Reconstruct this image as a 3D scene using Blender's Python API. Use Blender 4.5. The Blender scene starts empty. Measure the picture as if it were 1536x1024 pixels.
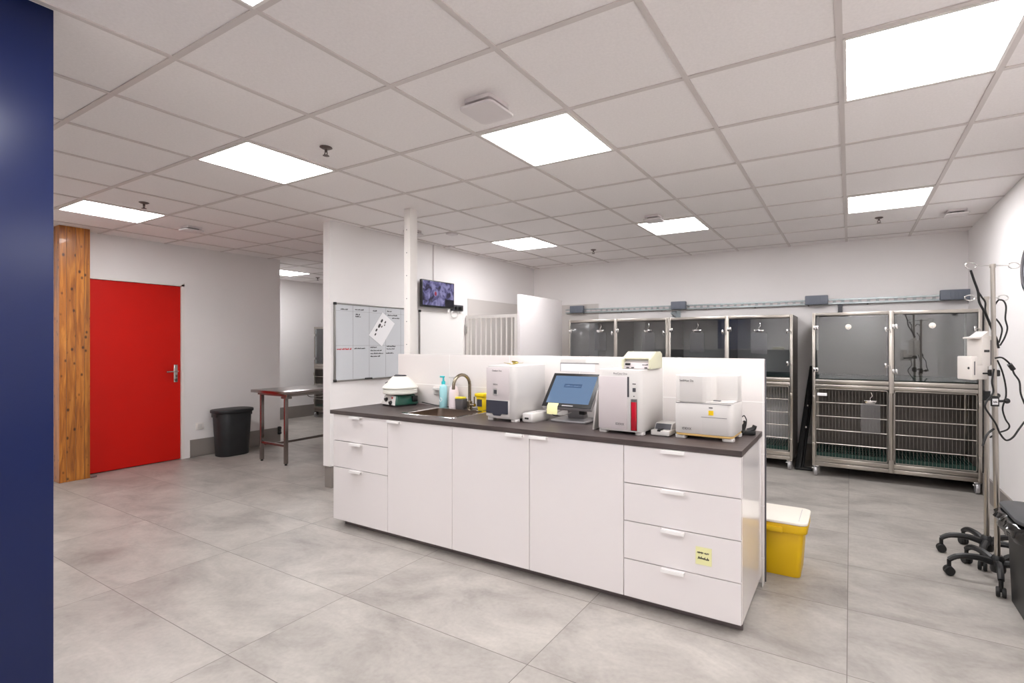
import bpy, bmesh, math, random
from mathutils import Vector, Matrix
random.seed(7)
C = bpy.context.scene.collection
PI = math.pi

# ------------------------------------------------------------------ materials
def lin(c):
    r = []
    for v in c:
        v = v / 255.0
        r.append(v / 12.92 if v <= .04045 else ((v + .055) / 1.055) ** 2.4)
    return (r[0], r[1], r[2], 1)

def mat(name, rgb, rough=.5, metal=0, coat=0, spec=None, bump=0, bscale=200, var=0, vscale=6, emit=None, estr=0, stretch=None):
    m = bpy.data.materials.new(name); m.use_nodes = True
    nt = m.node_tree; b = nt.nodes['Principled BSDF']
    b.inputs['Base Color'].default_value = lin(rgb)
    b.inputs['Roughness'].default_value = rough
    b.inputs['Metallic'].default_value = metal
    b.inputs['Coat Weight'].default_value = coat
    b.inputs['Coat Roughness'].default_value = .03
    if spec is not None: b.inputs['Specular IOR Level'].default_value = spec
    if bump or var:
        tc = nt.nodes.new('ShaderNodeTexCoord')
        mp = nt.nodes.new('ShaderNodeMapping'); nt.links.new(tc.outputs['Object'], mp.inputs['Vector'])
        if stretch: mp.inputs['Scale'].default_value = stretch
    if bump:
        n = nt.nodes.new('ShaderNodeTexNoise'); n.inputs['Scale'].default_value = bscale
        nt.links.new(mp.outputs['Vector'], n.inputs['Vector'])
        bp = nt.nodes.new('ShaderNodeBump'); bp.inputs['Strength'].default_value = bump; bp.inputs['Distance'].default_value = .002
        nt.links.new(n.outputs['Fac'], bp.inputs['Height']); nt.links.new(bp.outputs['Normal'], b.inputs['Normal'])
    if var:
        n = nt.nodes.new('ShaderNodeTexNoise'); n.inputs['Scale'].default_value = vscale; n.inputs['Detail'].default_value = 5
        nt.links.new(mp.outputs['Vector'], n.inputs['Vector'])
        r = nt.nodes.new('ShaderNodeValToRGB')
        c = lin(rgb); r.color_ramp.elements[0].position = .3; r.color_ramp.elements[1].position = .7
        r.color_ramp.elements[0].color = [x * (1 - var) for x in c[:3]] + [1]
        r.color_ramp.elements[1].color = [min(1, x * (1 + var)) for x in c[:3]] + [1]
        nt.links.new(n.outputs['Fac'], r.inputs['Fac']); nt.links.new(r.outputs['Color'], b.inputs['Base Color'])
    if emit:
        b.inputs['Emission Color'].default_value = lin(emit); b.inputs['Emission Strength'].default_value = estr
    return m

M = {}
M['wall'] = mat('wall_paint', (238, 235, 234), .55, bump=.04, bscale=300, var=.015, vscale=2)
M['ceil'] = mat('ceiling_tile', (244, 240, 239), .85, bump=.25, bscale=350, var=.03, vscale=90)
M['tbar'] = mat('ceiling_bar', (214, 207, 204), .5)
M['blue'] = mat('blue_paint', (11, 27, 74), .28, spec=.4, bump=.03, bscale=150)
M['red'] = mat('red_door', (205, 17, 3), .42, spec=.3, bump=.05, bscale=500, var=.03, vscale=3)
M['cladding'] = mat('cladding', (206, 201, 197), .4)
M['white_trim'] = mat('white_trim', (236, 232, 228), .4)
M['skirting'] = mat('skirting_vinyl', (140, 133, 128), .45, var=.06, vscale=4)
M['gloss_white'] = mat('gloss_white', (234, 229, 229), .12, coat=.6)
M['carcass'] = mat('carcass', (238, 234, 234), .18, coat=.5)
M['handle'] = mat('handle', (238, 236, 235), .25)
M['plinth'] = mat('plinth', (110, 100, 100), .5)
M['black'] = mat('black_plastic', (22, 22, 23), .42)
M['black_soft'] = mat('black_rubber', (18, 18, 18), .6)
M['bin_black'] = mat('bin_black', (33, 34, 36), .5, var=.25, vscale=7)
M['bin_grey'] = mat('bin_lid_grey', (72, 73, 76), .45)
M['bag'] = mat('bin_bag', (10, 10, 11), .12, coat=.5)
M['steel'] = mat('steel', (186, 180, 172), .28, metal=1, bump=.06, bscale=60, stretch=(1, 1, 12))
M['steel_dark'] = mat('steel_dark', (150, 145, 140), .35, metal=1)
M['table_steel'] = mat('table_steel', (150, 143, 140), .22, metal=1)
M['chrome'] = mat('chrome', (225, 224, 222), .12, metal=1)
M['wire'] = mat('wire', (205, 200, 192), .3, metal=.9)
M['wire_dull'] = mat('wire_dull', (140, 135, 128), .42, metal=.8)
M['interior'] = mat('cage_interior', (116, 109, 104), .4, metal=.25)
M['grate'] = mat('green_grate', (12, 54, 46), .5)
M['galv'] = mat('galvanised', (168, 176, 178), .35, metal=.8, var=.12, vscale=30)
M['boxgrey'] = mat('box_grey', (112, 118, 130), .5)
M['plastic'] = mat('device_white', (216, 213, 210), .3)
M['plastic_grey'] = mat('device_grey', (202, 199, 197), .32)
M['plastic_lilac'] = mat('device_panel', (210, 202, 203), .3)
M['cream'] = mat('device_cream', (208, 207, 180), .4)
M['ink'] = mat('ink', (60, 58, 58), .6)
M['ink_light'] = mat('ink_light', (120, 118, 120), .6)
M['ink_red'] = mat('ink_red', (205, 60, 66), .6)
M['dark_window'] = mat('dark_window', (58, 60, 72), .15, coat=.3)
M['dark_grey'] = mat('dark_grey', (70, 70, 76), .4)
M['red_window'] = mat('red_strip', (186, 22, 42), .2, coat=.4)
M['amber'] = mat('amber', (226, 190, 120), .3)
M['yellow_tag'] = mat('yellow_tag', (246, 208, 20), .4)
M['yellow'] = mat('yellow_bin', (224, 182, 6), .42)
M['lid_cream'] = mat('lid_cream', (244, 238, 226), .4)
M['yellow_cup'] = mat('yellow_cup', (248, 214, 24), .4)
M['sticky'] = mat('sticky', (238, 236, 178), .7)
M['paper'] = mat('paper', (238, 238, 240), .7)
M['board'] = mat('whiteboard', (205, 208, 212), .25, coat=.2)
M['board_white'] = mat('blank_board', (236, 234, 232), .2, coat=.3)
M['alu'] = mat('aluminium', (150, 148, 145), .35, metal=.8)
M['green'] = mat('dark_green', (14, 74, 58), .3, coat=.3)
M['cent_white'] = mat('centrifuge_white', (240, 239, 230), .28, coat=.2)
M['teal'] = mat('teal_bottle', (172, 224, 230), .25, var=.04)
M['teal_dark'] = mat('teal_pump', (56, 190, 196), .3)
M['pink_white'] = mat('milky_bottle', (240, 226, 228), .35)
M['cup'] = mat('dark_cup', (88, 84, 84), .5)
M['sponge'] = mat('sponge', (240, 220, 60), .8, bump=.6, bscale=400)
M['nickel'] = mat('nickel', (150, 140, 124), .25, metal=1)
M['basin'] = mat('sink_steel', (140, 126, 116), .3, metal=1)
M['brass'] = mat('brass', (180, 160, 90), .3, metal=1)
M['pump'] = mat('pump_white', (226, 220, 214), .4)
M['bolt'] = mat('bolt', (120, 118, 116), .4, metal=.8)
M['sprk'] = mat('sprinkler', (110, 98, 94), .4, metal=.5)
M['vent'] = mat('vent_white', (220, 214, 214), .45)
M['vent_dark'] = mat('vent_gap', (60, 54, 54), .7)
M['light'] = mat('light_panel', (255, 255, 255), .5, emit=(253, 251, 252), estr=10.5)
M['silver'] = mat('silver_plastic', (176, 174, 176), .35, metal=.5)
M['switch'] = mat('switch_white', (232, 228, 224), .35)

def nodes_of(name):
    m = bpy.data.materials.new(name); m.use_nodes = True
    return m, m.node_tree, m.node_tree.nodes['Principled BSDF']

def mk_floor():
    m, nt, b = nodes_of('vinyl_tile_floor')
    N = nt.nodes.new; L = nt.links.new
    tc = N('ShaderNodeTexCoord'); mp = N('ShaderNodeMapping'); mp.inputs['Location'].default_value = (.012 + 12, 12, 0)
    L(tc.outputs['Object'], mp.inputs['Vector'])
    br = N('ShaderNodeTexBrick'); br.offset = 0; br.squash = 1
    br.inputs['Scale'].default_value = 1; br.inputs['Brick Width'].default_value = 1.2; br.inputs['Row Height'].default_value = .6
    br.inputs['Mortar Size'].default_value = .0022; br.inputs['Mortar Smooth'].default_value = .3; br.inputs['Bias'].default_value = 0
    br.inputs['Color1'].default_value = (0, 0, 0, 1); br.inputs['Color2'].default_value = (1, 1, 1, 1); br.inputs['Mortar'].default_value = (.5, .5, .5, 1)
    L(mp.outputs['Vector'], br.inputs['Vector'])
    n1 = N('ShaderNodeTexNoise'); n1.noise_dimensions = '4D'; n1.inputs['Scale'].default_value = 2.6; n1.inputs['Detail'].default_value = 9; n1.inputs['Roughness'].default_value = .68
    n1.inputs['Distortion'].default_value = .5
    st = N('ShaderNodeMapping'); st.inputs['Scale'].default_value = (.75, 1.3, 1); L(tc.outputs['Object'], st.inputs['Vector'])
    L(st.outputs['Vector'], n1.inputs['Vector'])
    ml = N('ShaderNodeMath'); ml.operation = 'MULTIPLY'; ml.inputs[1].default_value = 3.0; L(br.outputs['Color'], ml.inputs[0]); L(ml.outputs[0], n1.inputs['W'])
    r1 = N('ShaderNodeValToRGB'); L(n1.outputs['Fac'], r1.inputs['Fac'])
    e = r1.color_ramp.elements; e[0].position = .3; e[0].color = lin((132, 127, 122)); e[1].position = .7; e[1].color = lin((184, 179, 172))
    k = e.new(.5); k.color = lin((163, 158, 152))
    n2 = N('ShaderNodeTexNoise'); n2.inputs['Scale'].default_value = 45; n2.inputs['Detail'].default_value = 4
    L(tc.outputs['Object'], n2.inputs['Vector'])
    r2 = N('ShaderNodeValToRGB'); L(n2.outputs['Fac'], r2.inputs['Fac'])
    e = r2.color_ramp.elements; e[0].position = .25; e[0].color = (.9, .9, .9, 1); e[1].position = .6; e[1].color = (1, 1, 1, 1)
    mx = N('ShaderNodeMix'); mx.data_type = 'RGBA'; mx.blend_type = 'MULTIPLY'; mx.inputs['Factor'].default_value = 1
    L(r1.outputs['Color'], mx.inputs['A']); L(r2.outputs['Color'], mx.inputs['B'])
    m2 = N('ShaderNodeMix'); m2.data_type = 'RGBA'; L(br.outputs['Fac'], m2.inputs['Factor'])
    L(mx.outputs['Result'], m2.inputs['A']); m2.inputs['B'].default_value = lin((108, 102, 97))
    L(m2.outputs['Result'], b.inputs['Base Color'])
    b.inputs['Roughness'].default_value = .36; b.inputs['Specular IOR Level'].default_value = .45
    bp = N('ShaderNodeBump'); bp.inputs['Strength'].default_value = .06; bp.inputs['Distance'].default_value = .002
    L(n2.outputs['Fac'], bp.inputs['Height']); L(bp.outputs['Normal'], b.inputs['Normal'])
    return m
M['floor'] = mk_floor()

def mk_wood():
    m, nt, b = nodes_of('varnished_pine')
    N = nt.nodes.new; L = nt.links.new
    tc = N('ShaderNodeTexCoord')
    oi = N('ShaderNodeObjectInfo')
    ad = N('ShaderNodeVectorMath'); ad.operation = 'ADD'
    cb = N('ShaderNodeCombineXYZ'); rm = N('ShaderNodeMath'); rm.operation = 'MULTIPLY'; rm.inputs[1].default_value = 37
    L(oi.outputs['Random'], rm.inputs[0]); L(rm.outputs[0], cb.inputs['Z'])
    L(tc.outputs['Object'], ad.inputs[0]); L(cb.outputs[0], ad.inputs[1])
    mp = N('ShaderNodeMapping'); mp.inputs['Scale'].default_value = (9, 9, .7); L(ad.outputs[0], mp.inputs['Vector'])
    n = N('ShaderNodeTexNoise'); n.inputs['Scale'].default_value = 3.2; n.inputs['Detail'].default_value = 6; n.inputs['Distortion'].default_value = 1.1
    L(mp.outputs['Vector'], n.inputs['Vector'])
    r = N('ShaderNodeValToRGB'); L(n.outputs['Fac'], r.inputs['Fac'])
    e = r.color_ramp.elements; e[0].position = .28; e[0].color = lin((128, 70, 18)); e[1].position = .72; e[1].color = lin((206, 136, 52))
    k = e.new(.5); k.color = lin((176, 106, 34))
    mk = N('ShaderNodeMapping'); mk.inputs['Scale'].default_value = (17, 17, 10); L(ad.outputs[0], mk.inputs['Vector'])
    v = N('ShaderNodeTexVoronoi'); v.inputs['Scale'].default_value = 1; v.inputs['Randomness'].default_value = 1
    L(mk.outputs['Vector'], v.inputs['Vector'])
    rv = N('ShaderNodeValToRGB'); L(v.outputs['Distance'], rv.inputs['Fac'])
    e = rv.color_ramp.elements; e[0].position = .1; e[0].color = lin((60, 24, 6)); e[1].position = .22; e[1].color = (1, 1, 1, 1)
    mx = N('ShaderNodeMix'); mx.data_type = 'RGBA'; mx.blend_type = 'MULTIPLY'; mx.inputs['Factor'].default_value = .85
    L(r.outputs['Color'], mx.inputs['A']); L(rv.outputs['Color'], mx.inputs['B'])
    hs = N('ShaderNodeHueSaturation'); mr = N('ShaderNodeMapRange'); mr.inputs['To Min'].default_value = .78; mr.inputs['To Max'].default_value = 1.18
    L(oi.outputs['Random'], mr.inputs['Value']); L(mr.outputs[0], hs.inputs['Value']); L(mx.outputs['Result'], hs.inputs['Color'])
    L(hs.outputs['Color'], b.inputs['Base Color'])
    b.inputs['Roughness'].default_value = .3; b.inputs['Coat Weight'].default_value = .25
    return m
M['wood'] = mk_wood()

def mk_worktop():
    m, nt, b = nodes_of('dark_worktop')
    N = nt.nodes.new; L = nt.links.new
    tc = N('ShaderNodeTexCoord'); mp = N('ShaderNodeMapping'); mp.inputs['Scale'].default_value = (1.2, 16, 16); L(tc.outputs['Object'], mp.inputs['Vector'])
    n = N('ShaderNodeTexNoise'); n.inputs['Scale'].default_value = 5; n.inputs['Detail'].default_value = 6; L(mp.outputs['Vector'], n.inputs['Vector'])
    r = N('ShaderNodeValToRGB'); L(n.outputs['Fac'], r.inputs['Fac'])
    e = r.color_ramp.elements; e[0].position = .3; e[0].color = lin((62, 53, 52)); e[1].position = .7; e[1].color = lin((84, 73, 71))
    L(r.outputs['Color'], b.inputs['Base Color']); b.inputs['Roughness'].default_value = .42
    bp = N('ShaderNodeBump'); bp.inputs['Strength'].default_value = .15; bp.inputs['Distance'].default_value = .001
    L(n.outputs['Fac'], bp.inputs['Height']); L(bp.outputs['Normal'], b.inputs['Normal'])
    return m
M['worktop'] = mk_worktop()

def mk_tiles():
    m, nt, b = nodes_of('white_wall_tiles')
    N = nt.nodes.new; L = nt.links.new
    tc = N('ShaderNodeTexCoord'); sp = N('ShaderNodeSeparateXYZ'); L(tc.outputs['Object'], sp.inputs[0])
    cb = N('ShaderNodeCombineXYZ')
    a = N('ShaderNodeMath'); a.operation = 'ADD'; a.inputs[1].default_value = .438 + 6; L(sp.outputs['X'], a.inputs[0]); L(a.outputs[0], cb.inputs['X'])
    z = N('ShaderNodeMath'); z.operation = 'ADD'; z.inputs[1].default_value = 3 - 1.045; L(sp.outputs['Z'], z.inputs[0]); L(z.outputs[0], cb.inputs['Y'])
    br = N('ShaderNodeTexBrick'); br.offset = 0; br.inputs['Scale'].default_value = 1; br.inputs['Brick Width'].default_value = .6; br.inputs['Row Height'].default_value = .3
    br.inputs['Mortar Size'].default_value = .0028; br.inputs['Mortar Smooth'].default_value = .2
    br.inputs['Color1'].default_value = lin((224, 219, 216)); br.inputs['Color2'].default_value = lin((221, 216, 213)); br.inputs['Mortar'].default_value = lin((240, 238, 236))  # joints lighter than the tiles, seam highlight put into the colour
    L(cb.outputs[0], br.inputs['Vector']); L(br.outputs['Color'], b.inputs['Base Color'])
    bp = N('ShaderNodeBump'); bp.inputs['Strength'].default_value = .5; bp.inputs['Distance'].default_value = .002
    L(br.outputs['Fac'], bp.inputs['Height']); L(bp.outputs['Normal'], b.inputs['Normal'])
    b.inputs['Roughness'].default_value = .25
    return m
M['tiles'] = mk_tiles()

def mk_glass(name, tint, gl, rough=.02):
    m = bpy.data.materials.new(name); m.use_nodes = True; nt = m.node_tree
    nt.nodes.remove(nt.nodes['Principled BSDF']); N = nt.nodes.new; L = nt.links.new
    out = nt.nodes['Material Output']
    t = N('ShaderNodeBsdfTransparent'); t.inputs['Color'].default_value = (tint[0], tint[1], tint[2], 1)
    g = N('ShaderNodeBsdfGlossy'); g.inputs['Roughness'].default_value = rough; g.inputs['Color'].default_value = (.95, .96, .97, 1)
    fr = N('ShaderNodeFresnel'); fr.inputs['IOR'].default_value = 1.5
    ad = N('ShaderNodeMath'); ad.operation = 'MULTIPLY_ADD'; ad.inputs[1].default_value = 1; ad.inputs[2].default_value = gl
    L(fr.outputs[0], ad.inputs[0])
    mx = N('ShaderNodeMixShader'); L(ad.outputs[0], mx.inputs['Fac']); L(t.outputs[0], mx.inputs[1]); L(g.outputs[0], mx.inputs[2])
    L(mx.outputs[0], out.inputs['Surface'])
    return m
M['glass'] = mk_glass('smoked_glass', (.84, .86, .86), .09)
M['sleeve'] = mk_glass('clear_sleeve', (.86, .86, .87), .06, .25)

def mk_tv():
    m, nt, b = nodes_of('tv_picture')
    N = nt.nodes.new; L = nt.links.new
    tc = N('ShaderNodeTexCoord'); v = N('ShaderNodeTexNoise'); v.inputs['Scale'].default_value = 13; v.inputs['Detail'].default_value = 2.5; v.inputs['Distortion'].default_value = .8
    L(tc.outputs['Object'], v.inputs['Vector'])
    r = N('ShaderNodeValToRGB'); L(v.outputs['Fac'], r.inputs['Fac'])
    e = r.color_ramp.elements; e[0].position = .36; e[0].color = lin((28, 22, 48)); e[1].position = .62; e[1].color = lin((150, 146, 190))
    k = e.new(.47); k.color = lin((92, 88, 136))
    L(r.outputs['Color'], b.inputs['Emission Color']); b.inputs['Emission Strength'].default_value = .34
    b.inputs['Base Color'].default_value = (.01, .01, .015, 1); b.inputs['Roughness'].default_value = .2
    return m
M['tv'] = mk_tv()
M['tv_black'] = mat('tv_overlay', (14, 14, 26), .2)
M['tv_red'] = mat('tv_red', (10, 0, 0), .2, emit=(150, 40, 70), estr=.38)
M['screen'] = mat('screen_blue', (8, 10, 14), .2, emit=(108, 134, 168), estr=.39)
M['screen_box'] = mat('screen_box', (8, 10, 14), .2, emit=(72, 98, 134), estr=.39)

# ------------------------------------------------------------------ geometry helpers
class MB:
    def __init__(s): s.bm = bmesh.new()
    def merge(s, b2):
        me = bpy.data.meshes.new('tmp'); b2.to_mesh(me); b2.free(); s.bm.from_mesh(me); bpy.data.meshes.remove(me); return s
    def box(s, x0, x1, y0, y1, z0, z1, bev=0, seg=2, vert=False):
        b = bmesh.new(); bmesh.ops.create_cube(b, size=1)
        for v in b.verts:
            v.co = Vector((x0 + (v.co.x + .5) * (x1 - x0), y0 + (v.co.y + .5) * (y1 - y0), z0 + (v.co.z + .5) * (z1 - z0)))
        if bev:
            es = b.edges[:]
            if vert: es = [e for e in es if abs(e.verts[0].co.z - e.verts[1].co.z) > 1e-6]
            bmesh.ops.bevel(b, geom=es, offset=bev, segments=seg, affect='EDGES', profile=.5)
        return s.merge(b)
    def rbox(s, x0, x1, y0, y1, z0, z1, r, bev=0, seg=6, taper=0):
        "vertical corners of radius r, softened top and bottom; taper shrinks the bottom"
        b = bmesh.new(); pts = []
        for cx, cy, a0 in ((x1 - r, y1 - r, 0), (x0 + r, y1 - r, 90), (x0 + r, y0 + r, 180), (x1 - r, y0 + r, 270)):
            for i in range(seg + 1):
                a = math.radians(a0 + 90 * i / seg); pts.append((cx + r * math.cos(a), cy + r * math.sin(a)))
        mx, my = (x0 + x1) / 2, (y0 + y1) / 2
        lv = [(z0, 1 - taper)] if not bev else [(z0, None), (z0 + bev, 0)]
        prof = []
        if bev: prof = [(z0, bev, 1 - taper), (z0 + bev * .3, bev * .3, 1 - taper), (z0 + bev, 0, 1 - taper), (z1 - bev, 0, 1), (z1 - bev * .3, bev * .3, 1), (z1, bev, 1)]
        else: prof = [(z0, 0, 1 - taper), (z1, 0, 1)]
        rings = []
        hx, hy = (x1 - x0) / 2, (y1 - y0) / 2
        for z, ins, sc in prof:
            rings.append([b.verts.new((mx + (px - mx) * sc * (hx - ins) / hx, my + (py - my) * sc * (hy - ins) / hy, z)) for px, py in pts])
        n = len(pts)
        for k in range(len(rings) - 1):
            for i in range(n):
                b.faces.new((rings[k][i], rings[k][(i + 1) % n], rings[k + 1][(i + 1) % n], rings[k + 1][i]))
        b.faces.new(rings[-1]); b.faces.new(rings[0][::-1])
        return s.merge(b)
    def tube(s, pts, r, seg=8, r2=None, cap=True):
        b = bmesh.new(); pts = [Vector(p) for p in pts]; n = len(pts); rings = []
        up = None
        for i, p in enumerate(pts):
            t = (pts[min(i + 1, n - 1)] - pts[max(i - 1, 0)]).normalized()
            if up is None:
                up = Vector((0, 0, 1)) if abs(t.z) < .9 else Vector((1, 0, 0))
            sd = t.cross(up)
            if sd.length < 1e-4: sd = t.cross(Vector((.3, .9, .1)))
            sd.normalize(); up = sd.cross(t).normalized()
            rr = r if r2 is None else r + (r2 - r) * i / max(1, n - 1)
            rings.append([b.verts.new(p + sd * rr * math.cos(2 * PI * k / seg) + up * rr * math.sin(2 * PI * k / seg)) for k in range(seg)])
        for i in range(n - 1):
            for k in range(seg):
                b.faces.new((rings[i][k], rings[i][(k + 1) % seg], rings[i + 1][(k + 1) % seg], rings[i + 1][k]))
        if cap: b.faces.new(rings[0][::-1]); b.faces.new(rings[-1])
        return s.merge(b)
    def cyl(s, p0, p1, r, seg=20, r2=None): return s.tube([p0, p1], r, seg, r2)
    def lathe(s, prof, cx=0, cy=0, seg=32, sx=1, sy=1):
        b = bmesh.new(); rings = []
        for r, z in prof:
            rings.append([b.verts.new((cx + sx * r * math.cos(2 * PI * k / seg), cy + sy * r * math.sin(2 * PI * k / seg), z)) for k in range(seg)])
        for i in range(len(rings) - 1):
            for k in range(seg):
                b.faces.new((rings[i][k], rings[i][(k + 1) % seg], rings[i + 1][(k + 1) % seg], rings[i + 1][k]))
        b.faces.new(rings[0][::-1]); b.faces.new(rings[-1])
        return s.merge(b)
    def prism(s, poly, axis, a, c, bev=0, seg=2):
        "poly in the two other axes (in x,y,z order), extruded along axis from a to c"
        b = bmesh.new()
        def P(p, t):
            return {'x': (t, p[0], p[1]), 'y': (p[0], t, p[1]), 'z': (p[0], p[1], t)}[axis]
        v0 = [b.verts.new(P(p, a)) for p in poly]; v1 = [b.verts.new(P(p, c)) for p in poly]; n = len(poly)
        b.faces.new(v0); b.faces.new(v1[::-1])
        for i in range(n): b.faces.new((v0[i], v1[i], v1[(i + 1) % n], v0[(i + 1) % n]))
        bmesh.ops.recalc_face_normals(b, faces=b.faces[:])
        if bev: bmesh.ops.bevel(b, geom=b.edges[:], offset=bev, segments=seg, affect='EDGES', profile=.5)
        return s.merge(b)
    def sphere(s, c, r, sx=1, sy=1, sz=1, seg=16):
        b = bmesh.new(); bmesh.ops.create_uvsphere(b, u_segments=seg, v_segments=seg // 2 + 2, radius=r)
        for v in b.verts: v.co = Vector((c[0] + v.co.x * sx, c[1] + v.co.y * sy, c[2] + v.co.z * sz))
        return s.merge(b)
    def xform(s, mt):
        bmesh.ops.transform(s.bm, matrix=mt, verts=s.bm.verts[:]); return s
    def build(s, name, m, parent=None, smooth=True):
        me = bpy.data.meshes.new(name); bmesh.ops.recalc_face_normals(s.bm, faces=s.bm.faces[:])
        s.bm.to_mesh(me); s.bm.free(); me.materials.append(M[m])
        if smooth:
            for p in me.polygons: p.use_smooth = True
            me.set_sharp_from_angle(angle=math.radians(38))
        o = bpy.data.objects.new(name, me); C.objects.link(o)
        if parent: o.parent = parent
        return o

def spline(pts, n=8):
    "Catmull-Rom through the points"
    P = [Vector(p) for p in pts]; P = [P[0]] + P + [P[-1]]; out = []
    for i in range(1, len(P) - 2):
        for k in range(n):
            t = k / n
            out.append(.5 * ((2 * P[i]) + (-P[i - 1] + P[i + 1]) * t + (2 * P[i - 1] - 5 * P[i] + 4 * P[i + 1] - P[i + 2]) * t * t + (-P[i - 1] + 3 * P[i] - 3 * P[i + 1] + P[i + 2]) * t ** 3))
    out.append(P[-2]); return out

def thing(name, label, cat, loc=(0, 0, 0), rz=0, group=None):
    o = bpy.data.objects.new(name, None); C.objects.link(o); o.location = loc; o.rotation_euler = (0, 0, rz)
    o.empty_display_size = .05
    return tag(o, label, cat, group)
def tag(o, label, cat, group=None):
    o['label'] = label; o['category'] = cat
    if group: o['group'] = group
    return o
def struct(o): o['kind'] = 'structure'; return o
def dup(root, loc, rz=0, label=None, group=None):
    r = root.copy(); C.objects.link(r); r.location = loc; r.rotation_euler = (0, 0, rz)
    if label: r['label'] = label
    if group: r['group'] = group
    for ch in list(root.children):
        c = ch.copy(); C.objects.link(c); c.parent = r
        for g in list(ch.children):
            d = g.copy(); C.objects.link(d); d.parent = c
    return r
def text(name, s, size, org, right, up, m, parent=None, ext=.0004):
    cu = bpy.data.curves.new(name, 'FONT'); cu.body = s; cu.size = size; cu.extrude = ext; cu.resolution_u = 3
    t = bpy.data.objects.new('tmp', cu); C.objects.link(t)
    dg = bpy.context.evaluated_depsgraph_get(); me = bpy.data.meshes.new_from_object(t.evaluated_get(dg))
    bpy.data.objects.remove(t); bpy.data.curves.remove(cu)
    r = Vector(right).normalized(); u = Vector(up).normalized(); n = r.cross(u)
    mt = Matrix(((r.x, u.x, n.x, org[0]), (r.y, u.y, n.y, org[1]), (r.z, u.z, n.z, org[2]), (0, 0, 0, 1)))
    me.transform(mt); me.materials.clear(); me.materials.append(M[m]); me.name = name
    o = bpy.data.objects.new(name, me); C.objects.link(o)
    if parent: o.parent = parent
    return o
def scribble(mb, o, right, up, width, h, r=.0016, seed=0):
    "a line of cursive handwriting as a wavy stroke"
    rnd = random.Random(seed); right = Vector(right); up = Vector(up); o = Vector(o)
    n = max(2, int(width / (h * .5))); x = 0
    while x < width:
        w = min(rnd.uniform(3, 7) * h * .55, width - x)
        k = max(4, int(w / (h * .14))); pts = []
        for i in range(k):
            t = i / (k - 1)
            amp = h * (.5 if rnd.random() < .8 else 1.0)
            pts.append(o + right * (x + w * t) + up * ((amp if i % 2 else 0) + rnd.uniform(-.1, .1) * h))
        mb.tube(spline(pts, 3), r, 5)
        x += w + h * .5

# camera model of the photograph, used to turn readings into places (origin at floor under the camera)
F, YAW, CX, CY, HC = 752.6, math.radians(29.525), 849.1, 516.4, 1.38
CEIL = HC + 1.188
def at_d(u, v, d):
    a = (u - CX) / F
    return Vector(((-math.sin(YAW) + a * math.cos(YAW)) * d, (math.cos(YAW) + a * math.sin(YAW)) * d, HC + (CY - v) * d / F))

# ------------------------------------------------------------------ the room
XL, XR, YB, YF = -9.1, 1.07, 6.62, -3.0     # far-left wall, right wall, back wall, wall behind the camera
struct(MB().box(XL - .1, XR + .1, YF - .1, YB + .1, -.05, 0).build('floor', 'floor', smooth=False))
struct(MB().box(XL - .1, XR + .1, YF - .1, YB + .1, CEIL, CEIL + .05).build('ceiling', 'ceil', smooth=False))
GX, GY = -.637, 2.207
g = MB()
i = -14
while GX + .6 * i < XR:
    x = GX + .6 * i
    if x > XL: g.box(x - .012, x + .012, YF, YB, CEIL - .006, CEIL - .0005)
    i += 1
j = -8
while GY + .6 * j < YB:
    y = GY + .6 * j
    if y > YF: g.box(XL, XR, y - .012, y + .012, CEIL - .0055, CEIL - .0005)
    j += 1
struct(g.build('trim_1', 'tbar', smooth=False))
struct(MB().box(XL - .1, XR + .1, YB, YB + .1, 0, CEIL).build('wall_back', 'wall', smooth=False))
struct(MB().box(XR, XR + .1, YF, YB, 0, CEIL).build('wall_right', 'wall', smooth=False))
struct(MB().box(XL - .1, XR + .1, YF - .1, YF, 0, CEIL).build('wall_front', 'wall', smooth=False))
struct(MB().box(XL - .1, XL, 4.07, YB, 0, CEIL).build('wall_far', 'wall', smooth=False))
struct(MB().box(XL, -7.1, 4.07, 4.17, 0, CEIL).build('wall_side', 'wall', smooth=False))
# wall with the red door: opening y 2.085 .. 2.985
DX = -7.0
w = MB(); w.box(DX - .1, DX, YF, 2.088, 0, CEIL); w.box(DX - .1, DX, 3.0, 4.17, 0, CEIL); w.box(DX - .1, DX, 2.088, 3.0, 2.1, CEIL)
struct(w.build('wall_door', 'wall', smooth=False))
# blue wall beside the camera
struct(MB().box(-2.56, -2.466, YF, .655, 0, CEIL, .002).build('wall_left', 'blue'))
# partition with the boards
PX = -4.325
struct(MB().box(PX - .105, PX, 3.06, YB, .21, CEIL, .003).build('wall_partition', 'wall', smooth=False))
# skirtings
struct(MB().box(PX - .1, PX - .005, 3.075, YB, 0, .21, .002).build('baseboard_partition', 'skirting', smooth=False))
struct(MB().box(DX, DX + .014, 3.06, 4.17, .02, .215).box(DX, DX + .004, 3.06, 4.17, 0, .02).build('baseboard_door', 'skirting', smooth=False))
struct(MB().box(XL, XL + .014, 4.17, YB, 0, .22).build('baseboard_far', 'skirting', smooth=False))
struct(MB().box(-3.19, XR - .02, YB - .014, YB, 0, .2).build('baseboard_back', 'skirting', smooth=False))
struct(MB().box(XR - .014, XR, YF, YB - .014, 0, .2).build('baseboard_right', 'skirting', smooth=False))

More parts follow.
